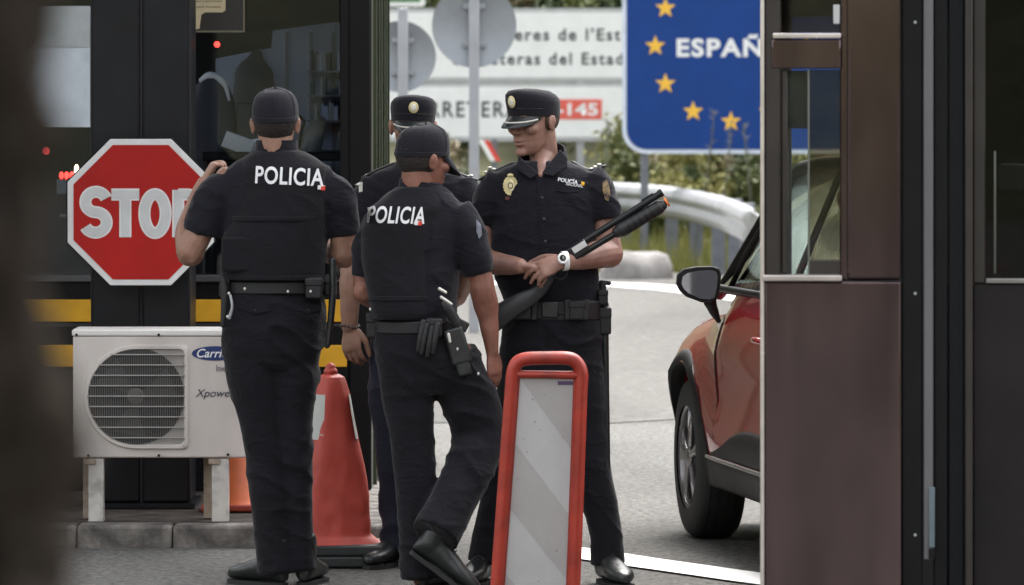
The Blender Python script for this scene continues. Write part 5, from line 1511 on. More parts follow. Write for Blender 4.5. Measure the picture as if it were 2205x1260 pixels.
for px, py in ((797, 666), (985, 752), (1030, 805)):
    mb = MB(); mb.ell(p.P(px, py, -.135), (.004, .004, .006)); p.plain('snap', mb, M_silver, bl, smooth=180)
hl = p.P(912, 1270, 0); hl.z = 0
shoe(p, hl, (0.40, 0.92, 0))
# raised heel: toe on the ground at the right, heel up at the left
heel = p.P(893, 1200, -.125); toe = p.P(1003, 1268, -.125); toe.z = 0.002
shoe(p, heel, (toe - heel), (0.55, 0.0, 0.85), m=M_lea)

# ============ officer facing the camera behind the others
p = Person('officer facing forward, mostly hidden behind the officer with the holster, bracelet on his wrist', 20.9, 850); Cc = p
W, F = add_head(p, p.P(889, 274), (0.02, -1, -0.12), (0.03, 0, 1), 1.0, p.P(893, 370, 0.02), 0.060)
b = p.body
b.rings(p.rows([(370, 815, 970, 0.02, .07), (430, 800, 990, 0, .09), (620, 810, 980, 0, .09), (700, 815, 985, 0, .09), (740, 820, 980, 0, .08)]))
b.limb(p.pts([(800, 420, 30), (772, 500, 30), (762, 560, 29, -.0), (757, 610, 27, -.02), (753, 660, 21, -.03), (753, 704, 17.5, -.04)]), sub=6)
add_hand(b, p.P(753, 704, -.04), (0.10, -0.12, -1), (-0.45, -0.85, 0.1), 1, (0.35, 0.55, 0.4), 1.0, thumb=0.4)
b.limb(p.pts([(1000, 420, 28), (1012, 480, 26), (1015, 560, 26, .05), (985, 640, 20, .2)]))
add_hand(b, p.P(985, 640, .2), (-0.9, 0.2, -0.3), (0.2, 0.9, 0.2), -1, (0.3, 0.5, 0.4), 1.0)
b.limb(p.pts([(850, 740, 42), (849, 930, 28), (857, 1185, 14)])); b.limb(p.pts([(925, 760, 40), (898, 930, 26), (890, 1170, 14)]))
finish_body(p, SK2)
face_parts(p, W, F, 1.0, M_hair, [o for o in p.root.children if o.name.startswith('body')][0])
cap_peak(p, W, F, 1.0, M_cap); hair_shell(p, W, F, M_hair, -.05, .03, 190, 350)
mb = MB()
mb.rings(p.rows([(345, 858, 928, 0.02, .062), (358, 835, 955, .01, .075), (372, 800, 1000, 0, .09), (410, 788, 1010, 0, .105), (520, 800, 1000, 0, .115), (640, 808, 985, 0, .115), (690, 806, 985, 0, .11)]))
mb.limb(p.pts([(815, 395, 36), (790, 440, 40), (775, 500, 40), (768, 548, 36)]), n=20, ends=False)
mb.limb(p.pts([(985, 395, 36), (1008, 440, 40), (1018, 500, 40), (1022, 548, 36)]), n=20, ends=False)
sh = p.part('shirt', mb, M_cloth, 0.008, 7, folds(0.013, 7, 8, (1, 1, 1.7)))
bvs = obj_bvh(sh)
for sx, pts in ((-1, [(786, 383), (812, 368), (842, 355)]), (1, [(1020, 377), (998, 363), (965, 352)])):
    mb = MB(); mb.limb([(on_top(bvs, p.P(x, 250, 0.0)), .020) for x, y in pts], n=10, sub=3, flat=0.3, fdir=Vector((0, 0, 1))); e = p.plain('epaulette', mb, M_gear, sh, smooth=180)
    for q in (0, 1):
        x, y = pts[0][0] * (1 - .25 * q) + pts[1][0] * .25 * q, pts[0][1] * (1 - .25 * q) + pts[1][1] * .25 * q
        mb = MB(); mb.ell(on_top(bvs, p.P(x + (6 if sx < 0 else -6), 250, -.004)) + Vector((0, 0, .006)), (.010, .010, .004)); p.plain('rank_mark', mb, M_silver, e, smooth=180)
bvs = obj_bvh(sh)
patch(p, sh, [p.P(x, y, -.6) for x, y in ((763, 398), (772, 398), (772, 418), (764, 420))], bvs, M_silver, 'sleeve_patch')
mb = MB()
mb.rings(p.rows([(684, 808, 985, 0, .115), (720, 800, 988, 0, .122), (780, 796, 985, 0, .12), (820, 800, 975, 0, .10)]))
mb.limb(p.pts([(850, 760, 56), (847, 850, 53), (850, 950, 44), (853, 1050, 38), (856, 1130, 37), (859, 1186, 39)]), n=22, ends=False)
mb.limb(p.pts([(925, 760, 54), (898, 850, 40), (888, 950, 36), (886, 1050, 36), (886, 1170, 36)]), n=22, ends=False)
p.part('trousers', mb, M_troub, 0.008, 4, folds(0.020, 5, 9, (1, 1, 1.9)))
belt_ring(p, (698, 806, 986, 0, .12), 26)
mb = MB()
for k in range(15):
    a = 2 * math.pi * k / 15; mb.ell(p.P(753, 703, -.038) + Vector((p.L(20) * math.cos(a), .034 * math.sin(a), .004 * math.sin(2 * a))), (.0055,) * 3, None, 8, 6)
o = p.plain('bracelet', mb, pm('bracelet_beads', (0.05, 0.04, 0.035), rough=0.4), smooth=180); o['kind'] = 'stuff'
hl = p.P(862, 1200, .05); hl.z = 0; shoe(p, hl, (-0.45, -0.9, 0))
hl = p.P(890, 1200, .08); hl.z = 0; shoe(p, hl, (0.25, -0.95, 0))

# ============ officer with the shotgun, facing the camera
p = Person('officer facing forward holding a shotgun, gold badge on his shirt, white wristwatch', 20.13, 1180); D = p
W, F = add_head(p, p.P(1149, 263), (-0.70, -0.71, -0.13), (0.02, 0.0, 1), 1.0, p.P(1173, 365, 0.045), 0.053, 0.034)
b = p.body
b.rings(p.rows([(365, 1095, 1245, 0.01, .07), (420, 1075, 1265, 0, .09), (600, 1085, 1265, 0, .09), (690, 1090, 1275, 0, .09), (730, 1095, 1280, 0, .08)]))
b.limb([(p.P(1168, 325, .036), .050), (p.P(1168, 345, .010), .046), (p.P(1166, 362, -.046), .031), (p.P(1164, 379, -.092), .013)], n=16)
b.limb(p.pts([(1064, 400, 26), (1048, 470, 22), (1045, 500, 24), (1044, 545, 26, -.0)])); b.limb(p.pts([(1043, 553, 27, 0.0), (1065, 566, 26, -.06), (1095, 571, 22, -.13), (1120, 573, 17, -.20)]), sub=6)
b.limb(p.pts([(1280, 400, 28), (1298, 460, 26), (1304, 495, 28), (1309, 535, 31, 0.0)])); b.limb(p.pts([(1311, 546, 32, 0.0), (1290, 548, 31, -.07), (1258, 556, 25, -.15), (1214, 563, 17.5, -.23)]), sub=6)
finW = add_hand(b, p.P(1214, 562, -.23), (-0.95, -0.10, -0.34), (-0.05, -0.80, 0.58), -1, None, 0.98, thumb=0.45, spread=0.13,
    curls=((0.20, 0.40, 0.3), (0.28, 0.42, 0.3), (0.34, 0.45, 0.32), (0.40, 0.50, 0.35)))
add_hand(b, p.P(1118, 573, -.20), (1.0, -0.02, -0.22), (-0.1, 0.2, 0.9), 1, (0.75, 0.9, 0.7), 0.92, thumb=0.5)
b.limb(p.pts([(1130, 730, 42), (1106, 940, 28), (1046, 1190, 14)])); b.limb(p.pts([(1238, 730, 42), (1261, 940, 28), (1306, 1195, 14)]))
bod = finish_body(p, SK1)
face_parts(p, W, F, 1.0, M_hairb, bod)
cap_peak(p, W, F, 1.0, M_cap); hair_shell(p, W, F, M_hairb, -.030, .03, 165, 375, .0025)
mb = MB()
mb.rings(p.rows([(346, 1118, 1222, 0.012, .072), (360, 1080, 1260, .008, .088), (376, 1058, 1282, 0, .10), (420, 1048, 1292, 0, .115), (470, 1056, 1282, 0, .122), (540, 1054, 1286, 0, .127), (600, 1064, 1290, 0, .130), (640, 1082, 1293, 0, .125), (655, 1086, 1290, 0, .12)]))
mb.limb(p.pts([(1085, 385, 38), (1062, 420, 42), (1047, 460, 36), (1043, 486, 27)]), n=20, ends=False)
mb.limb(p.pts([(1262, 380, 38), (1285, 410, 42), (1299, 445, 38), (1304, 472, 35)]), n=20, ends=False)
sh = p.part('shirt', mb, M_cloth, 0.008, 7, folds(0.013, 7, 12, (1, 1, 1.7)))
# collar: stand and two pointed flaps
mb = MB(); mb.rings([[p.P(1168, 346, 0.012) + Vector((p.L(50) * (1 + e) * math.cos(a), .068 * (1 + e) * math.sin(a), z + 0.035 * math.sin(a) + .012 * math.cos(a))) for a in [R(-62 + 304 * j / 30) for j in range(31)]] for z, e in ((-.03, .14), (.022, .06), (.030, .02), (.030, -.06), (-.02, -.06))], cap=False, closed=False); p.plain('collar', mb, M_cloth, sh, smooth=60)
for pl in ([(1112, 350), (1124, 344), (1160, 374), (1142, 386), (1114, 366)], [(1206, 322), (1222, 340), (1222, 360), (1190, 380), (1166, 374)]):
    mb = MB(); mb.prism([p.P(x, y, -.075 - .0009 * (y - 330)) for x, y in pl], (0, .012, 0)); p.plain('collar_flap', mb, M_cloth, sh, bevel=0.004)
bvs = obj_bvh(sh)
mb = MB(); bvp = [(1164, 378), (1168, 420), (1172, 470), (1175, 520), (1178, 600), (1180, 640)]
me_ = []
for x, y in bvp:
    for dx in (-9, 9): me_.append(p.P(x + dx, y, -.5))
mb.add(me_, [(2 * i, 2 * i + 1, 2 * i + 3, 2 * i + 2) for i in range(len(bvp) - 1)]); m_ = mb.mesh('placket')
bm = bmesh.new(); bm.from_mesh(m_); bmesh.ops.subdivide_edges(bm, edges=bm.edges[:], cuts=4, use_grid_fill=True); bm.to_mesh(m_); bm.free()
conform(m_, Matrix.Identity(4), bvs, (0, 1, 0), 0.003); pk = place('placket', m_, M_cloth, sh, smooth=180)
for x, y in ((1169, 432), (1173, 479), (1176, 528)):
    h = bvs.ray_cast(p.P(x, y, -.6), Vector((0, 1, 0)))[0]; mb = MB(); mb.ell(h - Vector((0, .005, 0)), (.0058, .002, .0058), None, 12, 6); p.plain('button', mb, pm('button_dark', (0.03, 0.03, 0.035), rough=0.3), sh, smooth=180)
# gold badge (oval with crown)
h = bvs.ray_cast(p.P(1099, 405, -.6), Vector((0, 1, 0)))[0] - Vector((0, .006, 0))
mb = MB(); mb.prism([h + Vector(((p.L(15.5) + (.0016 if k % 2 else -.0012)) * math.cos(2 * math.pi * k / 36), 0, (p.L(21) + (.0016 if k % 2 else -.0012)) * math.sin(2 * math.pi * k / 36))) for k in range(36)], (0, .004, 0)); bg_ = p.plain('chest_badge', mb, M_gold, sh, smooth=0)
mb = MB(); mb.ell(h - Vector((0, .001, 0)), (p.L(9), .0025, p.L(13)), None, 18, 6); p.plain('badge_shield', mb, pm('badge_cream', (0.75, 0.68, 0.42), rough=0.4, nscale=80, var=0.3), bg_, smooth=60)
mb = MB(); mb.rings([[h + Vector(((p.L(6) * e) * math.cos(a), -.0035, p.L(7.5) * e * math.sin(a))) for a in [2 * math.pi * j / 20 for j in range(20)]] for e in (1.0, 0.6)], cap=False); p.plain('badge_emblem', mb, pm('badge_brown', (0.20, 0.13, 0.06), rough=0.5), bg_)
mb = MB(); mb.ell(h + Vector((0, -.001, p.L(22))), (p.L(7), .003, p.L(4)), None, 12, 6); p.plain('badge_crown', mb, M_gold, bg_)
mb = MB(); mb.box(h + Vector((0, .002, -p.L(27))), (p.L(22), .003, p.L(7))); p.plain('number_bar', mb, pm('dark_red_bar', (0.10, 0.02, 0.02), rough=0.5), sh)
# name lettering on the chest
for txt, x0, x1, y0, y1 in (('POLICÍA', 1203, 1246, 384, 394), ('NACIONAL', 1221, 1258, 396, 403)):
    me = text_mesh(txt, p.L(x1 - x0), p.L(y1 - y0), bold=0.02); a = p.P(x0, y1, -.5)
    conform(me, Matrix.Translation(a) @ Matrix.Rotation(R(9), 4, 'Y'), bvs, (0, 1, 0), 0.003); place('lettering', me, pm('vest_print', (0.72, 0.72, 0.72)), sh, smooth=0)
patch(p, sh, [p.P(x, y, -.6) for x, y in ((1256, 396), (1263, 398), (1262, 406), (1255, 404))], bvs, M_yel, 'flag_patch')
patch(p, sh, [p.P(x, y, -.6) for x, y in ((1303, 398), (1312, 392), (1318, 405), (1320, 425), (1316, 440), (1308, 436), (1303, 415))], bvs, pm('patch_gold', (0.30, 0.20, 0.06), rough=0.6, nscale=70, col2=(0.05, 0.03, 0.03)), 'sleeve_patch')
for sx, pts in ((-1, [(1040, 362), (1068, 350), (1098, 340)]), (1, [(1296, 352), (1268, 342), (1240, 334)])):
    mb = MB(); mb.limb([(on_top(bvs, p.P(x, 250, 0.0)), .021) for x, y in pts], n=10, sub=3, flat=0.3, fdir=Vector((0, 0, 1))); e = p.plain('epaulette', mb, M_gear, sh, smooth=180)
    for q in (0, 1, 2):
        x = pts[0][0] * (1 - .3 * q) + pts[1][0] * .3 * q; y = pts[0][1] * (1 - .3 * q) + pts[1][1] * .3 * q
        mb = MB(); mb.ell(on_top(bvs, p.P(x + sx * -6, 250, -.004)) + Vector((0, 0, .006)), (.009, .008, .005)); p.plain('rank_mark', mb, M_silver, e, smooth=180)
mb = MB(); q0 = bvs.ray_cast(p.P(1215, 408, -.6), Vector((0, 1, 0)))[0]
mb.limb([(bvs.ray_cast(p.P(x, y, -.6), Vector((0, 1, 0)))[0] - Vector((0, .002, 0)), .002) for x, y in ((1200, 416), (1225, 420), (1250, 418))], n=6, sub=2); p.plain('pocket_seam', mb, M_cloth, sh)
mb = MB()
mb.rings(p.rows([(646, 1086, 1292, 0, .12), (690, 1082, 1296, 0, .128), (740, 1078, 1300, 0, .125), (800, 1080, 1302, 0, .115), (830, 1090, 1300, 0, .09)]))
mb.limb(p.pts([(1135, 750, 60), (1128, 830, 58), (1108, 940, 48), (1085, 1040, 42), (1058, 1140, 38), (1044, 1212, 38)]), n=22, ends=False)
mb.limb(p.pts([(1240, 750, 62), (1245, 830, 61), (1261, 940, 50), (1280, 1040, 42), (1300, 1120, 37), (1307, 1165, 35), (1309, 1216, 38)]), n=22, ends=False)
tr = p.part('trousers', mb, M_trou, 0.008, 4, folds(0.020, 5, 14, (1, 1, 1.9)))
mb = MB(); mb.limb([(p.P(1180, 690, -.128), .002), (p.P(1181, 760, -.122), .002), (p.P(1182, 800, -.11), .002)], n=6, sub=2); p.plain('fly_seam', mb, M_trou, tr)
bl = belt_ring(p, (667, 1086, 1294, 0, .125), 40)
for x in (1112, 1150, 1222, 1262):
    mb = MB(); mb.box(p.P(x, 667, -.135), (p.L(13), .012, p.L(44))); p.plain('belt_keeper', mb, M_gear, bl, bevel=0.004)
mb = MB(); mb.box(p.P(1184, 667, -.138), (p.L(36), .012, p.L(34))); p.plain('buckle', mb, M_lea, bl, bevel=0.005)
pouch(p, 1126, 668, 34, 40, -.135, .03); pouch(p, 1242, 668, 34, 42, -.13, .03)
# truncheon and its holder on the hip
mb = MB(); mb.limb(p.pts([(1302, 655, 9, -.02), (1303, 720, 8, -.02), (1306, 860, 6.5, -.02), (1309, 1015, 5.5, -.02)]), n=14); ba = p.plain('baton', mb, M_lea, smooth=180)
mb = MB(); mb.limb(p.pts([(1297, 612, 8, -.02), (1300, 655, 7.5, -.02)]), n=14); mb.limb(p.pts([(1294, 608, 5, -.02), (1312, 610, 5, -.02)]), n=10); p.plain('baton_grip', mb, M_gear, ba, smooth=180)
pouch(p, 1303, 690, 26, 60, -.02, .05, 0, 'baton_holder'); pouch(p, 1298, 640, 22, 34, -.03, .05)
hl = p.P(1300, 1230, 0.04); hl.z = 0; shoe(p, hl, (0.28, -0.95, 0), L=.3, k=1.03)
hl = p.P(1046, 1230, 0.04); hl.z = 0; shoe(p, hl, (-0.25, -0.95, 0))
# watch
wc = p.P(1216, 562, -.232); wd = Vector((-1.0, -0.30, -0.08)).normalized()
wt = thing('wristwatch', 'white digital wristwatch with black face on the shotgun officer', 'watch', tuple(wc), None)
F3 = frame(wd, (0.0, -0.9, 0.4))
mb = MB(); rr_ = []
for y, e in ((-.009, .0), (-.0095, .0035), (.0095, .0035), (.009, 0.0)):
    rr_.append([wc + F3 @ Vector(((p.L(17.5) + .002 + e) * math.cos(a), y, (p.L(17.5) + .002 + e) * math.sin(a))) for a in [2 * math.pi * j / 28 for j in range(28)]])
mb.rings(rr_, cap=False); M_ww = pm('watch_white', (0.78, 0.78, 0.77), rough=0.35, var=0.03); put('strap', mb, M_ww, wt, smooth=60)
cz = wc + Vector((-0.01, -p.L(17.5) - .007, .008))
fdir = Vector((-0.15, -0.95, 0.28)).normalized(); F4 = frame(wd, fdir)
mb = MB(); mb.prism([cz + F4 @ Vector((.0215 * math.cos(t), .0195 * math.sin(t), 0)) for t in [math.pi / 8 + k * math.pi / 4 for k in range(8)]], F4 @ Vector((0, 0, .011))); cs = put('case', mb, M_ww, wt, bevel=0.003, bseg=3)
mb = MB(); mb.prism([cz + F4 @ Vector((.0125 * math.cos(t), .0120 * math.sin(t), .0112)) for t in [math.pi / 8 + k * math.pi / 4 for k in range(8)]], F4 @ Vector((0, 0, .0012))); put('dial', mb, M_black, cs)
mb = MB(); mb.box(cz + F4 @ Vector((.001, -.002, .0128)), (.012, .007, .001), F4); put('display', mb, pm('lcd_grey', (0.18, 0.19, 0.16), rough=0.3), cs)

# shotgun held across the body
g0 = p.P(1426, 414, -.215); g1 = p.P(1240, 531, -.215)
gun = thing('shotgun', 'black pump shotgun with a painted receiver highlight held across the officer at the right', 'shotgun', tuple(p.P(1240, 560, -.2)))
ax = (g0 - g1).normalized(); gu = Vector((0, 1, 0)).cross(ax).normalized()
if gu.z < 0: gu = -gu
M_gun = pm('gun_black', (0.012, 0.013, 0.014), rough=0.32, nscale=12, var=0.2, metal=0.3)
mb = MB(); mb.cyl(g1, g0, .0128, n=20); mb.cyl(g0 - ax * .014, g0 + ax * .001, .0150, n=20); put('barrel', mb, M_gun, gun)
mb = MB(); mb.box(g0 - ax * .055 + gu * .0135, (.05, .008, .008), Matrix((ax, Vector((0, 1, 0)), gu)).transposed()); put('front_sight', mb, M_gun, gun, bevel=0.002)
t0, t1 = g1 - gu * .034, g0 - gu * .040 - ax * .022
mb = MB(); mb.cyl(t0, t1, .0115, n=20); put('magazine_tube', mb, M_gun, gun)
mb = MB(); mb.cyl(t1 + ax * .013, t1 + ax * .021, .0175, n=24); put('tube_cap', mb, pm('cap_orange', (0.75, 0.20, 0.04), rough=0.4), gun)
f0 = g1.lerp(g0, 0.42) - gu * .036; f1 = t1 - ax * .004
mb = MB(); mb.limb([(f0, .021), (f0.lerp(f1, .12), .0275), (f0.lerp(f1, .5), .0262), (f0.lerp(f1, .9), .0255), (f1, .020)], n=18); put('fore_end', mb, pm('fore_end_black', (0.016, 0.016, 0.017), rough=0.5), gun, smooth=180)
for q in range(5):
    c_ = f0.lerp(f1, .22 + .13 * q); mb = MB(); mb.cyl(c_, c_ + ax * .006, .0274, n=18); put('groove_ring', mb, M_gun, gun)
Mx = Matrix((ax, Vector((0, 1, 0)), gu)).transposed()
rc = g1 - ax * .035 - gu * .016
mb = MB(); mb.box(rc, (.15, .034, .050), Mx); put('receiver', mb, M_gun, gun, bevel=0.006)
mb = MB(); mb.box(rc + ax * .045 - Vector((0, .0172, 0)) + gu * .008, (.055, .002, .022), Mx); put('bolt_highlight', mb, pm('receiver_highlight', (0.70, 0.70, 0.72), rough=0.3, metal=0.6), gun, bevel=0.0008)  # pale plate carries the bright highlight on the receiver's side
st0 = rc - ax * .075 - gu * .006; st1 = p.P(1160, 626, -.19); st2 = p.P(1112, 656, -.18); st3 = p.P(1060, 690, -.17)
mb = MB(); mb.limb([(st0, .021), (st1, .026), (st2, .036), (st3, .046)], n=18, flat=0.55, fdir=Vector((0, 1, 0))); put('stock', mb, pm('stock_black', (0.024, 0.025, 0.027), rough=0.42, nscale=10, var=0.2), gun, smooth=180)
mb = MB(); mb.limb([(rc - gu * .03 - ax * .03, .003), (rc - gu * .055 - ax * .05, .003), (rc - gu * .055 - ax * .075, .003), (rc - gu * .03 - ax * .095, .003)], n=8, sub=3); put('trigger_guard', mb, M_gun, gun)

# ------------------------------------------------------------------ striped red-framed panel in front
DP = 18.55; sp_ = S(DP)
def vx(px): return (px - CX) / sp_
def vz(py): return CAMH - (py - HY) / sp_
pn = thing('delineator_panel', 'red framed delineator panel with faded diagonal stripes in front of the officers', 'barrier', (vx(1152), DP, 0))
M_fr2 = pm('panel_red', (0.34, 0.030, 0.015), rough=0.42, nscale=7, var=0.2, bump=0.06, bscale=20, blotch=(8.0, 0.72))
gb = 195 + 1.8 * sp_            # ground line in px
def lx(y, side):   # outer edges of the leaning frame
    return np.interp(y, [760, 800, 1260, 1330], [1096, 1090, 1056, 1051]) if side < 0 else np.interp(y, [760, 800, 1260, 1330], [1259, 1266, 1250, 1247])
bot = gb - 20
pw = 30
def PV(px, py, y=0.0): return Vector((vx(px), DP + y, vz(py)))
mb = MB()
path = [PV(lx(bot, -1) + 14, bot), PV(lx(1050, -1) + 14, 1050), PV(lx(850, -1) + 14, 850), PV(1104, 806), PV(1112, 783), PV(1132, 773), PV(1180, 771), PV(1225, 772), PV(1243, 783), PV(1252, 806), PV(lx(850, 1) - 14, 850), PV(lx(1050, 1) - 14, 1050), PV(lx(bot, 1) - 14, bot)]
mb.limb([(q, 14.5 / sp_) for q in path], n=16, sub=5, flat=1.25, fdir=Vector((0, 1, 0)), ends=False)
put('frame', mb, M_fr2, pn, smooth=180)
mb = MB(); mb.limb([(PV(1106, 806), 9 / sp_), (PV(1250, 808), 9 / sp_)], n=14, flat=1.6, fdir=Vector((0, 1, 0))); put('crossbar', mb, M_fr2, pn, smooth=180)
for sgn in (-1, 1):
    mb = MB(); vs = []
    for y in (816, 1000, 1200, bot):
        e = lx(y, sgn) - sgn * 22; vs.append([PV(e, y, -.012), PV(e - sgn * 9, y, -.004), PV(e - sgn * 9, y, .012), PV(e, y, .012)])
    mb.rings(vs); put('inner_lip', mb, pm('panel_red_dark', (0.26, 0.022, 0.013), rough=0.4), pn)
mb = MB(); mb.prism([PV(1108, 814, 0), PV(1242, 816, 0), PV(lx(bot, 1) - 26, bot, 0), PV(lx(bot, -1) + 26, bot, 0)], (0, .008, 0))
M_pw = pm('panel_white', (0.44, 0.43, 0.425), rough=0.42, nscale=7, col2=(0.50, 0.49, 0.485), bump=0.05, bscale=90)
M_pg = pm('panel_stripe', (0.36, 0.335, 0.33), rough=0.42, nscale=7, col2=(0.41, 0.385, 0.38), bump=0.05, bscale=90)
put('panel', mb, M_pw, pn, smooth=0)
def clipx(y, sgn): return lx(y, sgn) - sgn * 32
def stripe(ytl, h):
    # band running down to the right: left edge from ytl..ytl+h, right edge lower by the slope
    pts = []
    sl_ = 150
    L0, L1 = ytl, ytl + h
    poly = [(clipx(max(L0, 818), -1), L0), (clipx(L1, -1), L1), (clipx(L1 + sl_, 1), L1 + sl_), (clipx(L0 + sl_, 1), L0 + sl_)]
    top, b_ = 818, bot - 4
    def clip(poly, lim, keep):
        o_ = []
        for i in range(len(poly)):
            a, c_ = poly[i], poly[(i + 1) % len(poly)]
            ia, ic = keep(a[1], lim), keep(c_[1], lim)
            if ia: o_.append(a)
            if ia != ic:
                t_ = (lim - a[1]) / (c_[1] - a[1]); o_.append((a[0] + (c_[0] - a[0]) * t_, lim))
        return o_
    poly = clip(clip(poly, top, lambda v, l: v >= l), b_, lambda v, l: v <= l)
    if len(poly) > 2:
        mb = MB(); mb.prism([PV(x, y, -.0012) for x, y in poly], (0, .0009, 0)); put('stripe', mb, M_pg, pn, smooth=0)
for y0 in (676, 956, 1236): stripe(y0, 140)
mb = MB(); mb.prism([PV(1201, 821, -.003), PV(1238, 821, -.003), PV(1238, 829, -.003), PV(1201, 829, -.003)], (0, .0015, 0)); put('label', mb, pm('label_plum', (0.09, 0.05, 0.12), rough=0.5), pn, smooth=0)
rq = random.Random(4)
sp2 = MB()
for k in range(13):
    y = rq.uniform(830, bot - 10); x = rq.uniform(clipx(y, -1) + 5, clipx(y, 1) - 5); r_ = rq.uniform(0.8, 1.9) / sp_
    sp2.prism([PV(x, y, -.0022) + Vector((r_ * math.cos(t), 0, r_ * rq.uniform(.7, 1.2) * math.sin(t))) for t in [2 * math.pi * q / 8 for q in range(8)]], (0, .0006, 0))
o = put('dirt_speck', sp2, pm('speck', (0.17, 0.15, 0.14), rough=0.8), pn, smooth=0); o['kind'] = 'stuff'
mb = MB(); mb.b2(vx(1152) - .22, vx(1152) + .22, DP - .2, DP + .2, .002, .065); put('foot', mb, M_rub, pn, bevel=0.012)
# ------------------------------------------------------------------ red car (pointing away from the camera, front wheel seen at the left)
YAW = R(9.0)
fx, fy = -math.sin(YAW), math.cos(YAW)
lxv = Vector((-math.cos(YAW), -math.sin(YAW), 0)); fxv = Vector((fx, fy, 0))
XA = 1.30                                # front axle
ref = Vector(((1466 - CX) / S(22.2), 22.2, 0))
O = ref - fxv * XA - lxv * 0.885
car = thing('car', 'glossy red crossover car seen from behind its left side, passing the guard booth', 'car', tuple(O))
car.rotation_euler = (0, 0, YAW + math.pi / 2)      # local X forward, local Y left
M_red = pm('car_red', (0.29, 0.008, 0.013), rough=0.25, nscale=2, var=0.05, coat=1.0, spec=0.2, metal=0.0, rvar=0.02)
M_clad = pm('cladding_black', (0.010, 0.0095, 0.0098), rough=0.6, nscale=10, var=0.3, bump=0.05, spec=0.25)
M_tyre = pm('tyre_rubber', (0.012, 0.012, 0.012), rough=0.75, nscale=20, var=0.3)
M_rim = pm('rim_alloy', (0.30, 0.29, 0.29), rough=0.3, metal=0.8, nscale=6, var=0.15)
M_cglass = glass_mat('car_glass', (0.30, 0.33, 0.32), 1.5, 1.3)
def ip(x, xs, ys): return float(np.interp(x, xs, ys))
FEN = [(.24, .050), (.40, .030), (.55, .008), (.665, .0), (.735, .018), (.81, .046), (.87, .085), (.905, .13), (.93, .22), (.955, .40), (.972, .62), (.98, .885)]
DOOR = [(.24, .060), (.36, .015), (.46, .004), (.58, .030), (.70, .018), (.78, .012), (.86, .030), (.93, .050), (.985, .070), (1.02, .088), (1.025, .40), (1.025, .885)]
def side(X, Z):
    f = min(1, max(0, (X - 0.55) / 0.5)); f = f * f * (3 - 2 * f)
    zf = [q[0] for q in FEN]; zd = [q[0] for q in DOOR]
    a = ip(Z, zf, [q[1] for q in FEN]); b_ = ip(Z, zd, [q[1] for q in DOOR])
    return 0.885 - (a * f + b_ * (1 - f)) - endt(X)
def endt(X):
    e = 0.0
    if X > 1.45: e += 0.34 * ((X - 1.45) / 0.62) ** 2.2
    if X < -1.5: e += 0.18 * ((-1.5 - X) / 0.6) ** 2.2
    return e
def arch(X):
    z = 0.24
    for xa in (XA, -1.30):
        d = abs(X - xa)
        if d < 0.385: z = max(z, 0.325 + math.sqrt(0.385 ** 2 - d * d) - 0.0)
    return z
def sec(X):
    f = min(1, max(0, (X - 0.55) / 0.5)); f = f * f * (3 - 2 * f)
    pts = []
    for (za, ia), (zb, ib) in zip(FEN, DOOR):
        z = za * f + zb * (1 - f); y = 0.885 - (ia * f + ib * (1 - f))
        y -= endt(X) * (1 if y > 0.1 else 0)
        if X > 0.9 and z > .66: z -= 0.16 * ((X - 0.9) / 1.15) ** 2 * min(1, (z - .66) / .2)
        z = max(z, arch(X) if y > 0.3 else z)
        if X > 1.8: z = min(z, 0.92 - 0.9 * (X - 1.8))
        pts.append(Vector((X, max(y, 0), z)))
    return pts
xs = np.unique(np.concatenate([np.linspace(-2.07, 2.07, 70), np.linspace(XA - .39, XA + .39, 40), np.linspace(-1.69, -.91, 30)]))
rings = []
for X in xs:
    a = sec(float(X)); rings.append(a + [Vector((q.x, -q.y, q.z)) for q in reversed(a)])
mb = MB(); mb.rings(rings, cap=True)
body = put('body', mb, M_red, car, local=True, smooth=35)
# dark underside and wheel housings
mb = MB(); mb.b2(-1.95, 1.9, -.62, .62, .19, .42); put('underbody', mb, M_intd, car, local=True)
# wheel arch cladding, sill and swooping door guard
def arc_lip(xa, sgn):
    m2 = MB(); rr_ = []
    for k in range(25):
        t = R(-12 + 204 * k / 24); r0, r1 = .375, .435
        ring = []
        for r_, dy in ((r0, -.05), (r0, .006), ((r0 + r1) / 2, .014), (r1, .004), (r1, -.05)):
            X = xa + r_ * math.cos(t); Z = max(.325 + r_ * math.sin(t), .235)
            ring.append(Vector((X, sgn * (side(X, Z) + dy), Z)))
        rr_.append(ring)
    m2.rings(rr_, cap=True); return m2
for xa in (XA, -1.30):
    for sgn in (1, -1):
        put('arch_trim', arc_lip(xa, sgn), M_clad, car, local=True, smooth=60)
def skin_strip(name, upper, lower, m, off=.006, xs_=None, n=26, par=None):
    """panel lying on the side of the body between two curves z(X)"""
    x0, x1 = xs_; a, b_ = [], []
    rings_ = []
    for k in range(n + 1):
        X = x0 + (x1 - x0) * k / n; zu, zl = upper(X), lower(X)
        row = []
        for q in range(9):
            Z = zl + (zu - zl) * q / 8
            e = off * (0.2 if q in (0, 8) else 1.0)
            row.append(Vector((X, side(X, Z) + e, Z)))
        rings_.append(row + [Vector((v.x, v.y - .02, v.z)) for v in reversed(row)])
    m2 = MB(); m2.rings(rings_); return put(name, m2, m, par or car, local=par is None, smooth=60)
skin_strip('sill_cladding', lambda X: .355, lambda X: .235, M_clad, .010, (-.90, .90))
swoop = lambda X: .385 + .12 * max(0, math.sin(min(1, max(0, (.72 - X) / 0.75)) * math.pi / 2)) ** 1.5
skin_strip('door_guard', swoop, lambda X: .368, M_clad, .012, (-.45, .72))
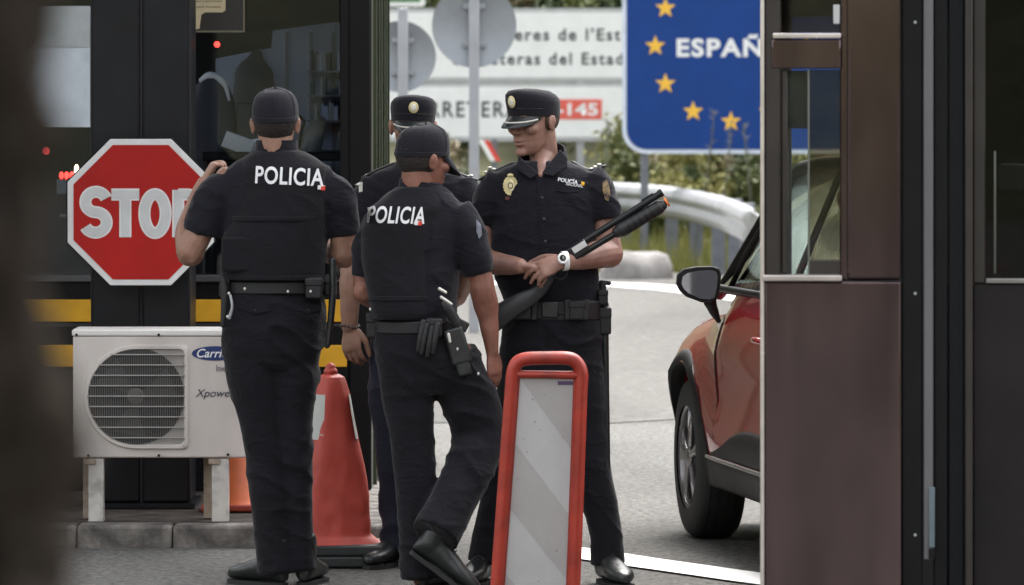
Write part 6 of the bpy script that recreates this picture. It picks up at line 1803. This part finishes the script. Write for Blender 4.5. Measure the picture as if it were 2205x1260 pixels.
m2 = MB(); m2.limb([(Vector((X, side(X, .365) + .016, .362)), .007) for X in np.linspace(.80, -.85, 24)], n=8, sub=1); put('chrome_strip', m2, M_rim, car, local=True, smooth=180)
# door outline gaps
M_gap = pm('gap_black', (0.006, 0.004, 0.004), rough=0.8)
for X0 in (.66, -.42):
    m2 = MB(); m2.limb([(Vector((X0 + (.06 * (z - .7) if z > .7 else 0), side(X0, z) + .0005, z)), .0035) for z in np.linspace(.44, 1.0, 16)], n=6, sub=1, ends=False); put('door_gap', m2, M_gap, car, local=True)
# pressed character line
m2 = MB(); m2.limb([(Vector((X, side(X, .80 + .05 * X * -.3) + .001, .80 - .015 * X)), .009) for X in np.linspace(.9, -1.2, 24)], n=8, sub=1); put('crease', m2, M_red, body, smooth=180)
# door handle
def handle(X0):
    m2 = MB(); y = side(X0, .86); m2.limb([(Vector((X0 + .09, side(X0 + .09, .86) + .004, .86)), .010), (Vector((X0 + .05, y + .030, .862)), .013), (Vector((X0 - .05, y + .030, .862)), .013), (Vector((X0 - .09, side(X0 - .09, .86) + .004, .86)), .010)], n=10); return m2
for X0 in (-.22, -1.12): put('door_handle', handle(X0), M_red, car, local=True, smooth=180)
# greenhouse
gh = []
for X, zt, wt_, zb in ((1.13, 1.015, .745, 1.0), (.95, 1.09, .735, 1.0), (.64, 1.26, .70, 1.0), (.32, 1.44, .66, 1.0), (.05, 1.53, .64, 1.0), (-.60, 1.565, .60, 1.0), (-1.2, 1.54, .585, 1.0), (-1.6, 1.46, .56, 1.0), (-1.85, 1.25, .60, 1.0), (-2.0, 1.04, .66, 1.0)):
    ring = []
    w0 = .800 if X > -1.5 else .74
    a = [(w0, zb), (w0 + (wt_ - w0) * .5, zb + (zt - zb) * .5 + .0), (wt_ + .01, zt - .03), (wt_ - .04, zt - .004), (wt_ * .5, zt + .012), (0, zt + .018)]
    ring = [Vector((X, y, z)) for y, z in a] + [Vector((X, -y, z)) for y, z in reversed(a[:-1])]
    gh.append(ring)
m2 = MB(); m2.rings(gh, cap=True); put('window_glass', m2, M_cglass, car, local=True, smooth=50)
m2 = MB()
rf = [[v + Vector((0, 0, .008)) for v in r_[3:8]] for r_ in gh[3:9]]
m2.rings([r_ + [v - Vector((0, 0, .012)) for v in reversed(r_)] for r_ in rf]); put('roof', m2, M_red, car, local=True)
for sgn in (1, -1):
    m2 = MB(); m2.limb([(Vector((r_[2].x, sgn * (r_[2].y + .004), r_[2].z + .004)), .026) for r_ in gh[0:9]], n=10, sub=2); put('pillar', m2, M_black, car, local=True, smooth=180)
    m2 = MB(); m2.limb([(Vector((1.08, sgn * .80, 1.018)), .016), (Vector((.0, sgn * .803, 1.022)), .014), (Vector((-1.6, sgn * .76, 1.03)), .014)], n=8); put('belt_trim', m2, M_black, car, local=True, smooth=180)
    m2 = MB(); m2.limb([(Vector((.72, sgn * .80, 1.02)), .012), (Vector((.52, sgn * .752, 1.20)), .011), (Vector((.26, sgn * .68, 1.40)), .010)], n=8); put('window_seal', m2, M_black, car, local=True, smooth=180)
    m2 = MB(); m2.limb([(Vector((-.42, sgn * .803, 1.02)), .03), (Vector((-.48, sgn * .71, 1.28)), .03), (Vector((-.52, sgn * .612, 1.53)), .03)], n=8, flat=.4, fdir=Vector((0, 1, 0))); put('pillar', m2, M_black, car, local=True, smooth=180)
# door mirror seen from behind
Mi = wmat(car).inverted()
def carpt(px, py, d): return Mi @ at(px, py, d)
dm = 21.55
mo = [(1459, 612), (1461, 592), (1472, 580), (1500, 574), (1535, 573), (1549, 578), (1554, 592), (1551, 620), (1545, 645), (1532, 654), (1510, 651), (1480, 640), (1466, 627)]
mg = [(1467, 610), (1470, 595), (1480, 588), (1505, 583), (1530, 581), (1542, 585), (1545, 596), (1543, 620), (1538, 641), (1527, 645), (1508, 643), (1483, 632), (1472, 622)]
cen = carpt(1510, 614, dm)
def mring(pts, d, sc=1.0): 
    r_ = [carpt(x, y, dm) for x, y in pts]; c_ = sum(r_, Vector()) / len(r_)
    return [c_ + (q - c_) * sc + Vector((d, 0, 0)) for q in r_]
m2 = MB(); m2.rings([mring(mo, .0, .97), mring(mo, .008), mring(mo, .045, .98), mring(mo, .085, .80), mring(mo, .11, .45)]); 
mh = put('mirror_housing', m2, M_clad, car, local=True, smooth=60, bevel=0.004)
m2 = MB(); m2.prism(mring(mg, -.004), (.003, 0, 0)); mgl = bpy.data.materials.new('mirror_glass'); mgl.use_nodes = True
pb = mgl.node_tree.nodes['Principled BSDF']; pb.inputs['Metallic'].default_value = 1.0; pb.inputs['Roughness'].default_value = 0.03; pb.inputs['Base Color'].default_value = (0.62, 0.64, 0.70, 1)
place('mirror_glass', m2.mesh('mirror_glass'), mgl, mh, local=True, smooth=0)
m2 = MB(); m2.limb([(carpt(1532, 650, dm) + Vector((.03, 0, 0)), .026), (carpt(1540, 668, dm) + Vector((.04, 0, 0)), .020), (carpt(1547, 692, dm) + Vector((.05, -.01, 0)), .010)], n=12); put('mirror_arm', m2, M_clad, mh, local=False, smooth=180) if False else place('mirror_arm', m2.mesh('mirror_arm'), M_clad, mh, local=True, smooth=180)
# wheels
def wheel(xa, sgn):
    c_ = Vector((xa, sgn * .765, .325)); R_, wd = .325, .198
    m2 = MB(); prof_ = [(-.5, .64), (-.5, .80), (-.46, .93), (-.36, .985), (-.15, 1.0), (.15, 1.0), (.36, .985), (.46, .93), (.5, .80), (.5, .64)]
    n = 56
    rr_ = [[c_ + Vector((r_ * R_ * math.cos(2 * math.pi * j / n), u * wd, r_ * R_ * math.sin(2 * math.pi * j / n))) for j in range(n)] for u, r_ in prof_]
    m2.rings(rr_, cap=False)
    w_ = put('wheel', m2, M_tyre, car, local=True, smooth=50)
    for u in (-.28, -.10, .10, .28):
        m2 = MB(); m2.rings([[c_ + Vector((r_ * math.cos(2 * math.pi * j / n), (u + e) * wd, r_ * math.sin(2 * math.pi * j / n))) for j in range(n)] for e, r_ in ((-.018, R_ * 1.0005), (.018, R_ * 1.0005))], cap=False); place('tread_groove', m2.mesh('tread_groove'), M_gap, w_, local=True, smooth=180)
    m2 = MB(); rr_ = []
    for u, r_ in ((.42, .66), (.47, .645), (.44, .60), (.10, .56), (-.4, .56)):
        rr_.append([c_ + Vector((r_ * R_ * math.cos(2 * math.pi * j / 40), sgn * u * wd, r_ * R_ * math.sin(2 * math.pi * j / 40))) for j in range(40)])
    m2.rings(rr_, cap=False); place('rim', m2.mesh('rim'), M_rim, w_, local=True, smooth=50)
    for k in range(5):
        for da in (-.16, .16):
            t = R(72 * k + 20); a_, b_ = t + da * .5, t + da * 1.3
            m2 = MB(); m2.limb([(c_ + Vector((.05 * math.cos(t), sgn * .40 * wd, .05 * math.sin(t))), .016), (c_ + Vector((.13 * math.cos(a_), sgn * .40 * wd, .13 * math.sin(a_))), .012), (c_ + Vector((.20 * math.cos(b_), sgn * .36 * wd, .20 * math.sin(b_))), .012)], n=6, sub=2); place('spoke', m2.mesh('spoke'), M_rim, w_, local=True, smooth=60)
    m2 = MB(); m2.ell(c_ + Vector((0, sgn * .42 * wd, 0)), (.045, .015, .045)); place('hub_cap', m2.mesh('hub_cap'), M_rim, w_, local=True, smooth=180)
    m2 = MB(); m2.cyl(c_ + Vector((0, -sgn * .3 * wd, 0)), c_ + Vector((0, sgn * .05 * wd, 0)), .15, n=24); place('brake_disc', m2.mesh('brake_disc'), M_intd, w_, local=True)
for xa in (XA, -1.30):
    for sgn in (1, -1): wheel(xa, sgn)
for sgn in (1, -1):
    m2 = MB(); m2.ell(Vector((-2.0, sgn * .62, .92)), (.05, .11, .09)); put('tail_light', m2, pm('tail_red', (0.35, 0.01, 0.01), rough=0.15, coat=1.0), car, local=True, smooth=180)
    m2 = MB(); m2.ell(Vector((1.86, sgn * .55, .74)), (.10, .14, .07)); put('headlight', m2, pm('lamp_clear', (0.6, 0.62, 0.63), rough=0.1), car, local=True, smooth=180)
m2 = MB(); m2.limb([(Vector((.45, .36 + .18 * math.cos(t), 1.0 + .10 * math.sin(t))), .014) for t in [2 * math.pi * k / 16 for k in range(17)]], n=6, sub=1); put('steering_wheel', m2, M_black, car, local=True)
for sgn in (1, -1):
    m2 = MB(); m2.ell(Vector((-.35, sgn * .36, 1.0)), (.10, .22, .34)); m2.ell(Vector((-.38, sgn * .36, 1.30)), (.05, .12, .08)); put('seat', m2, M_intd, car, local=True, smooth=180)
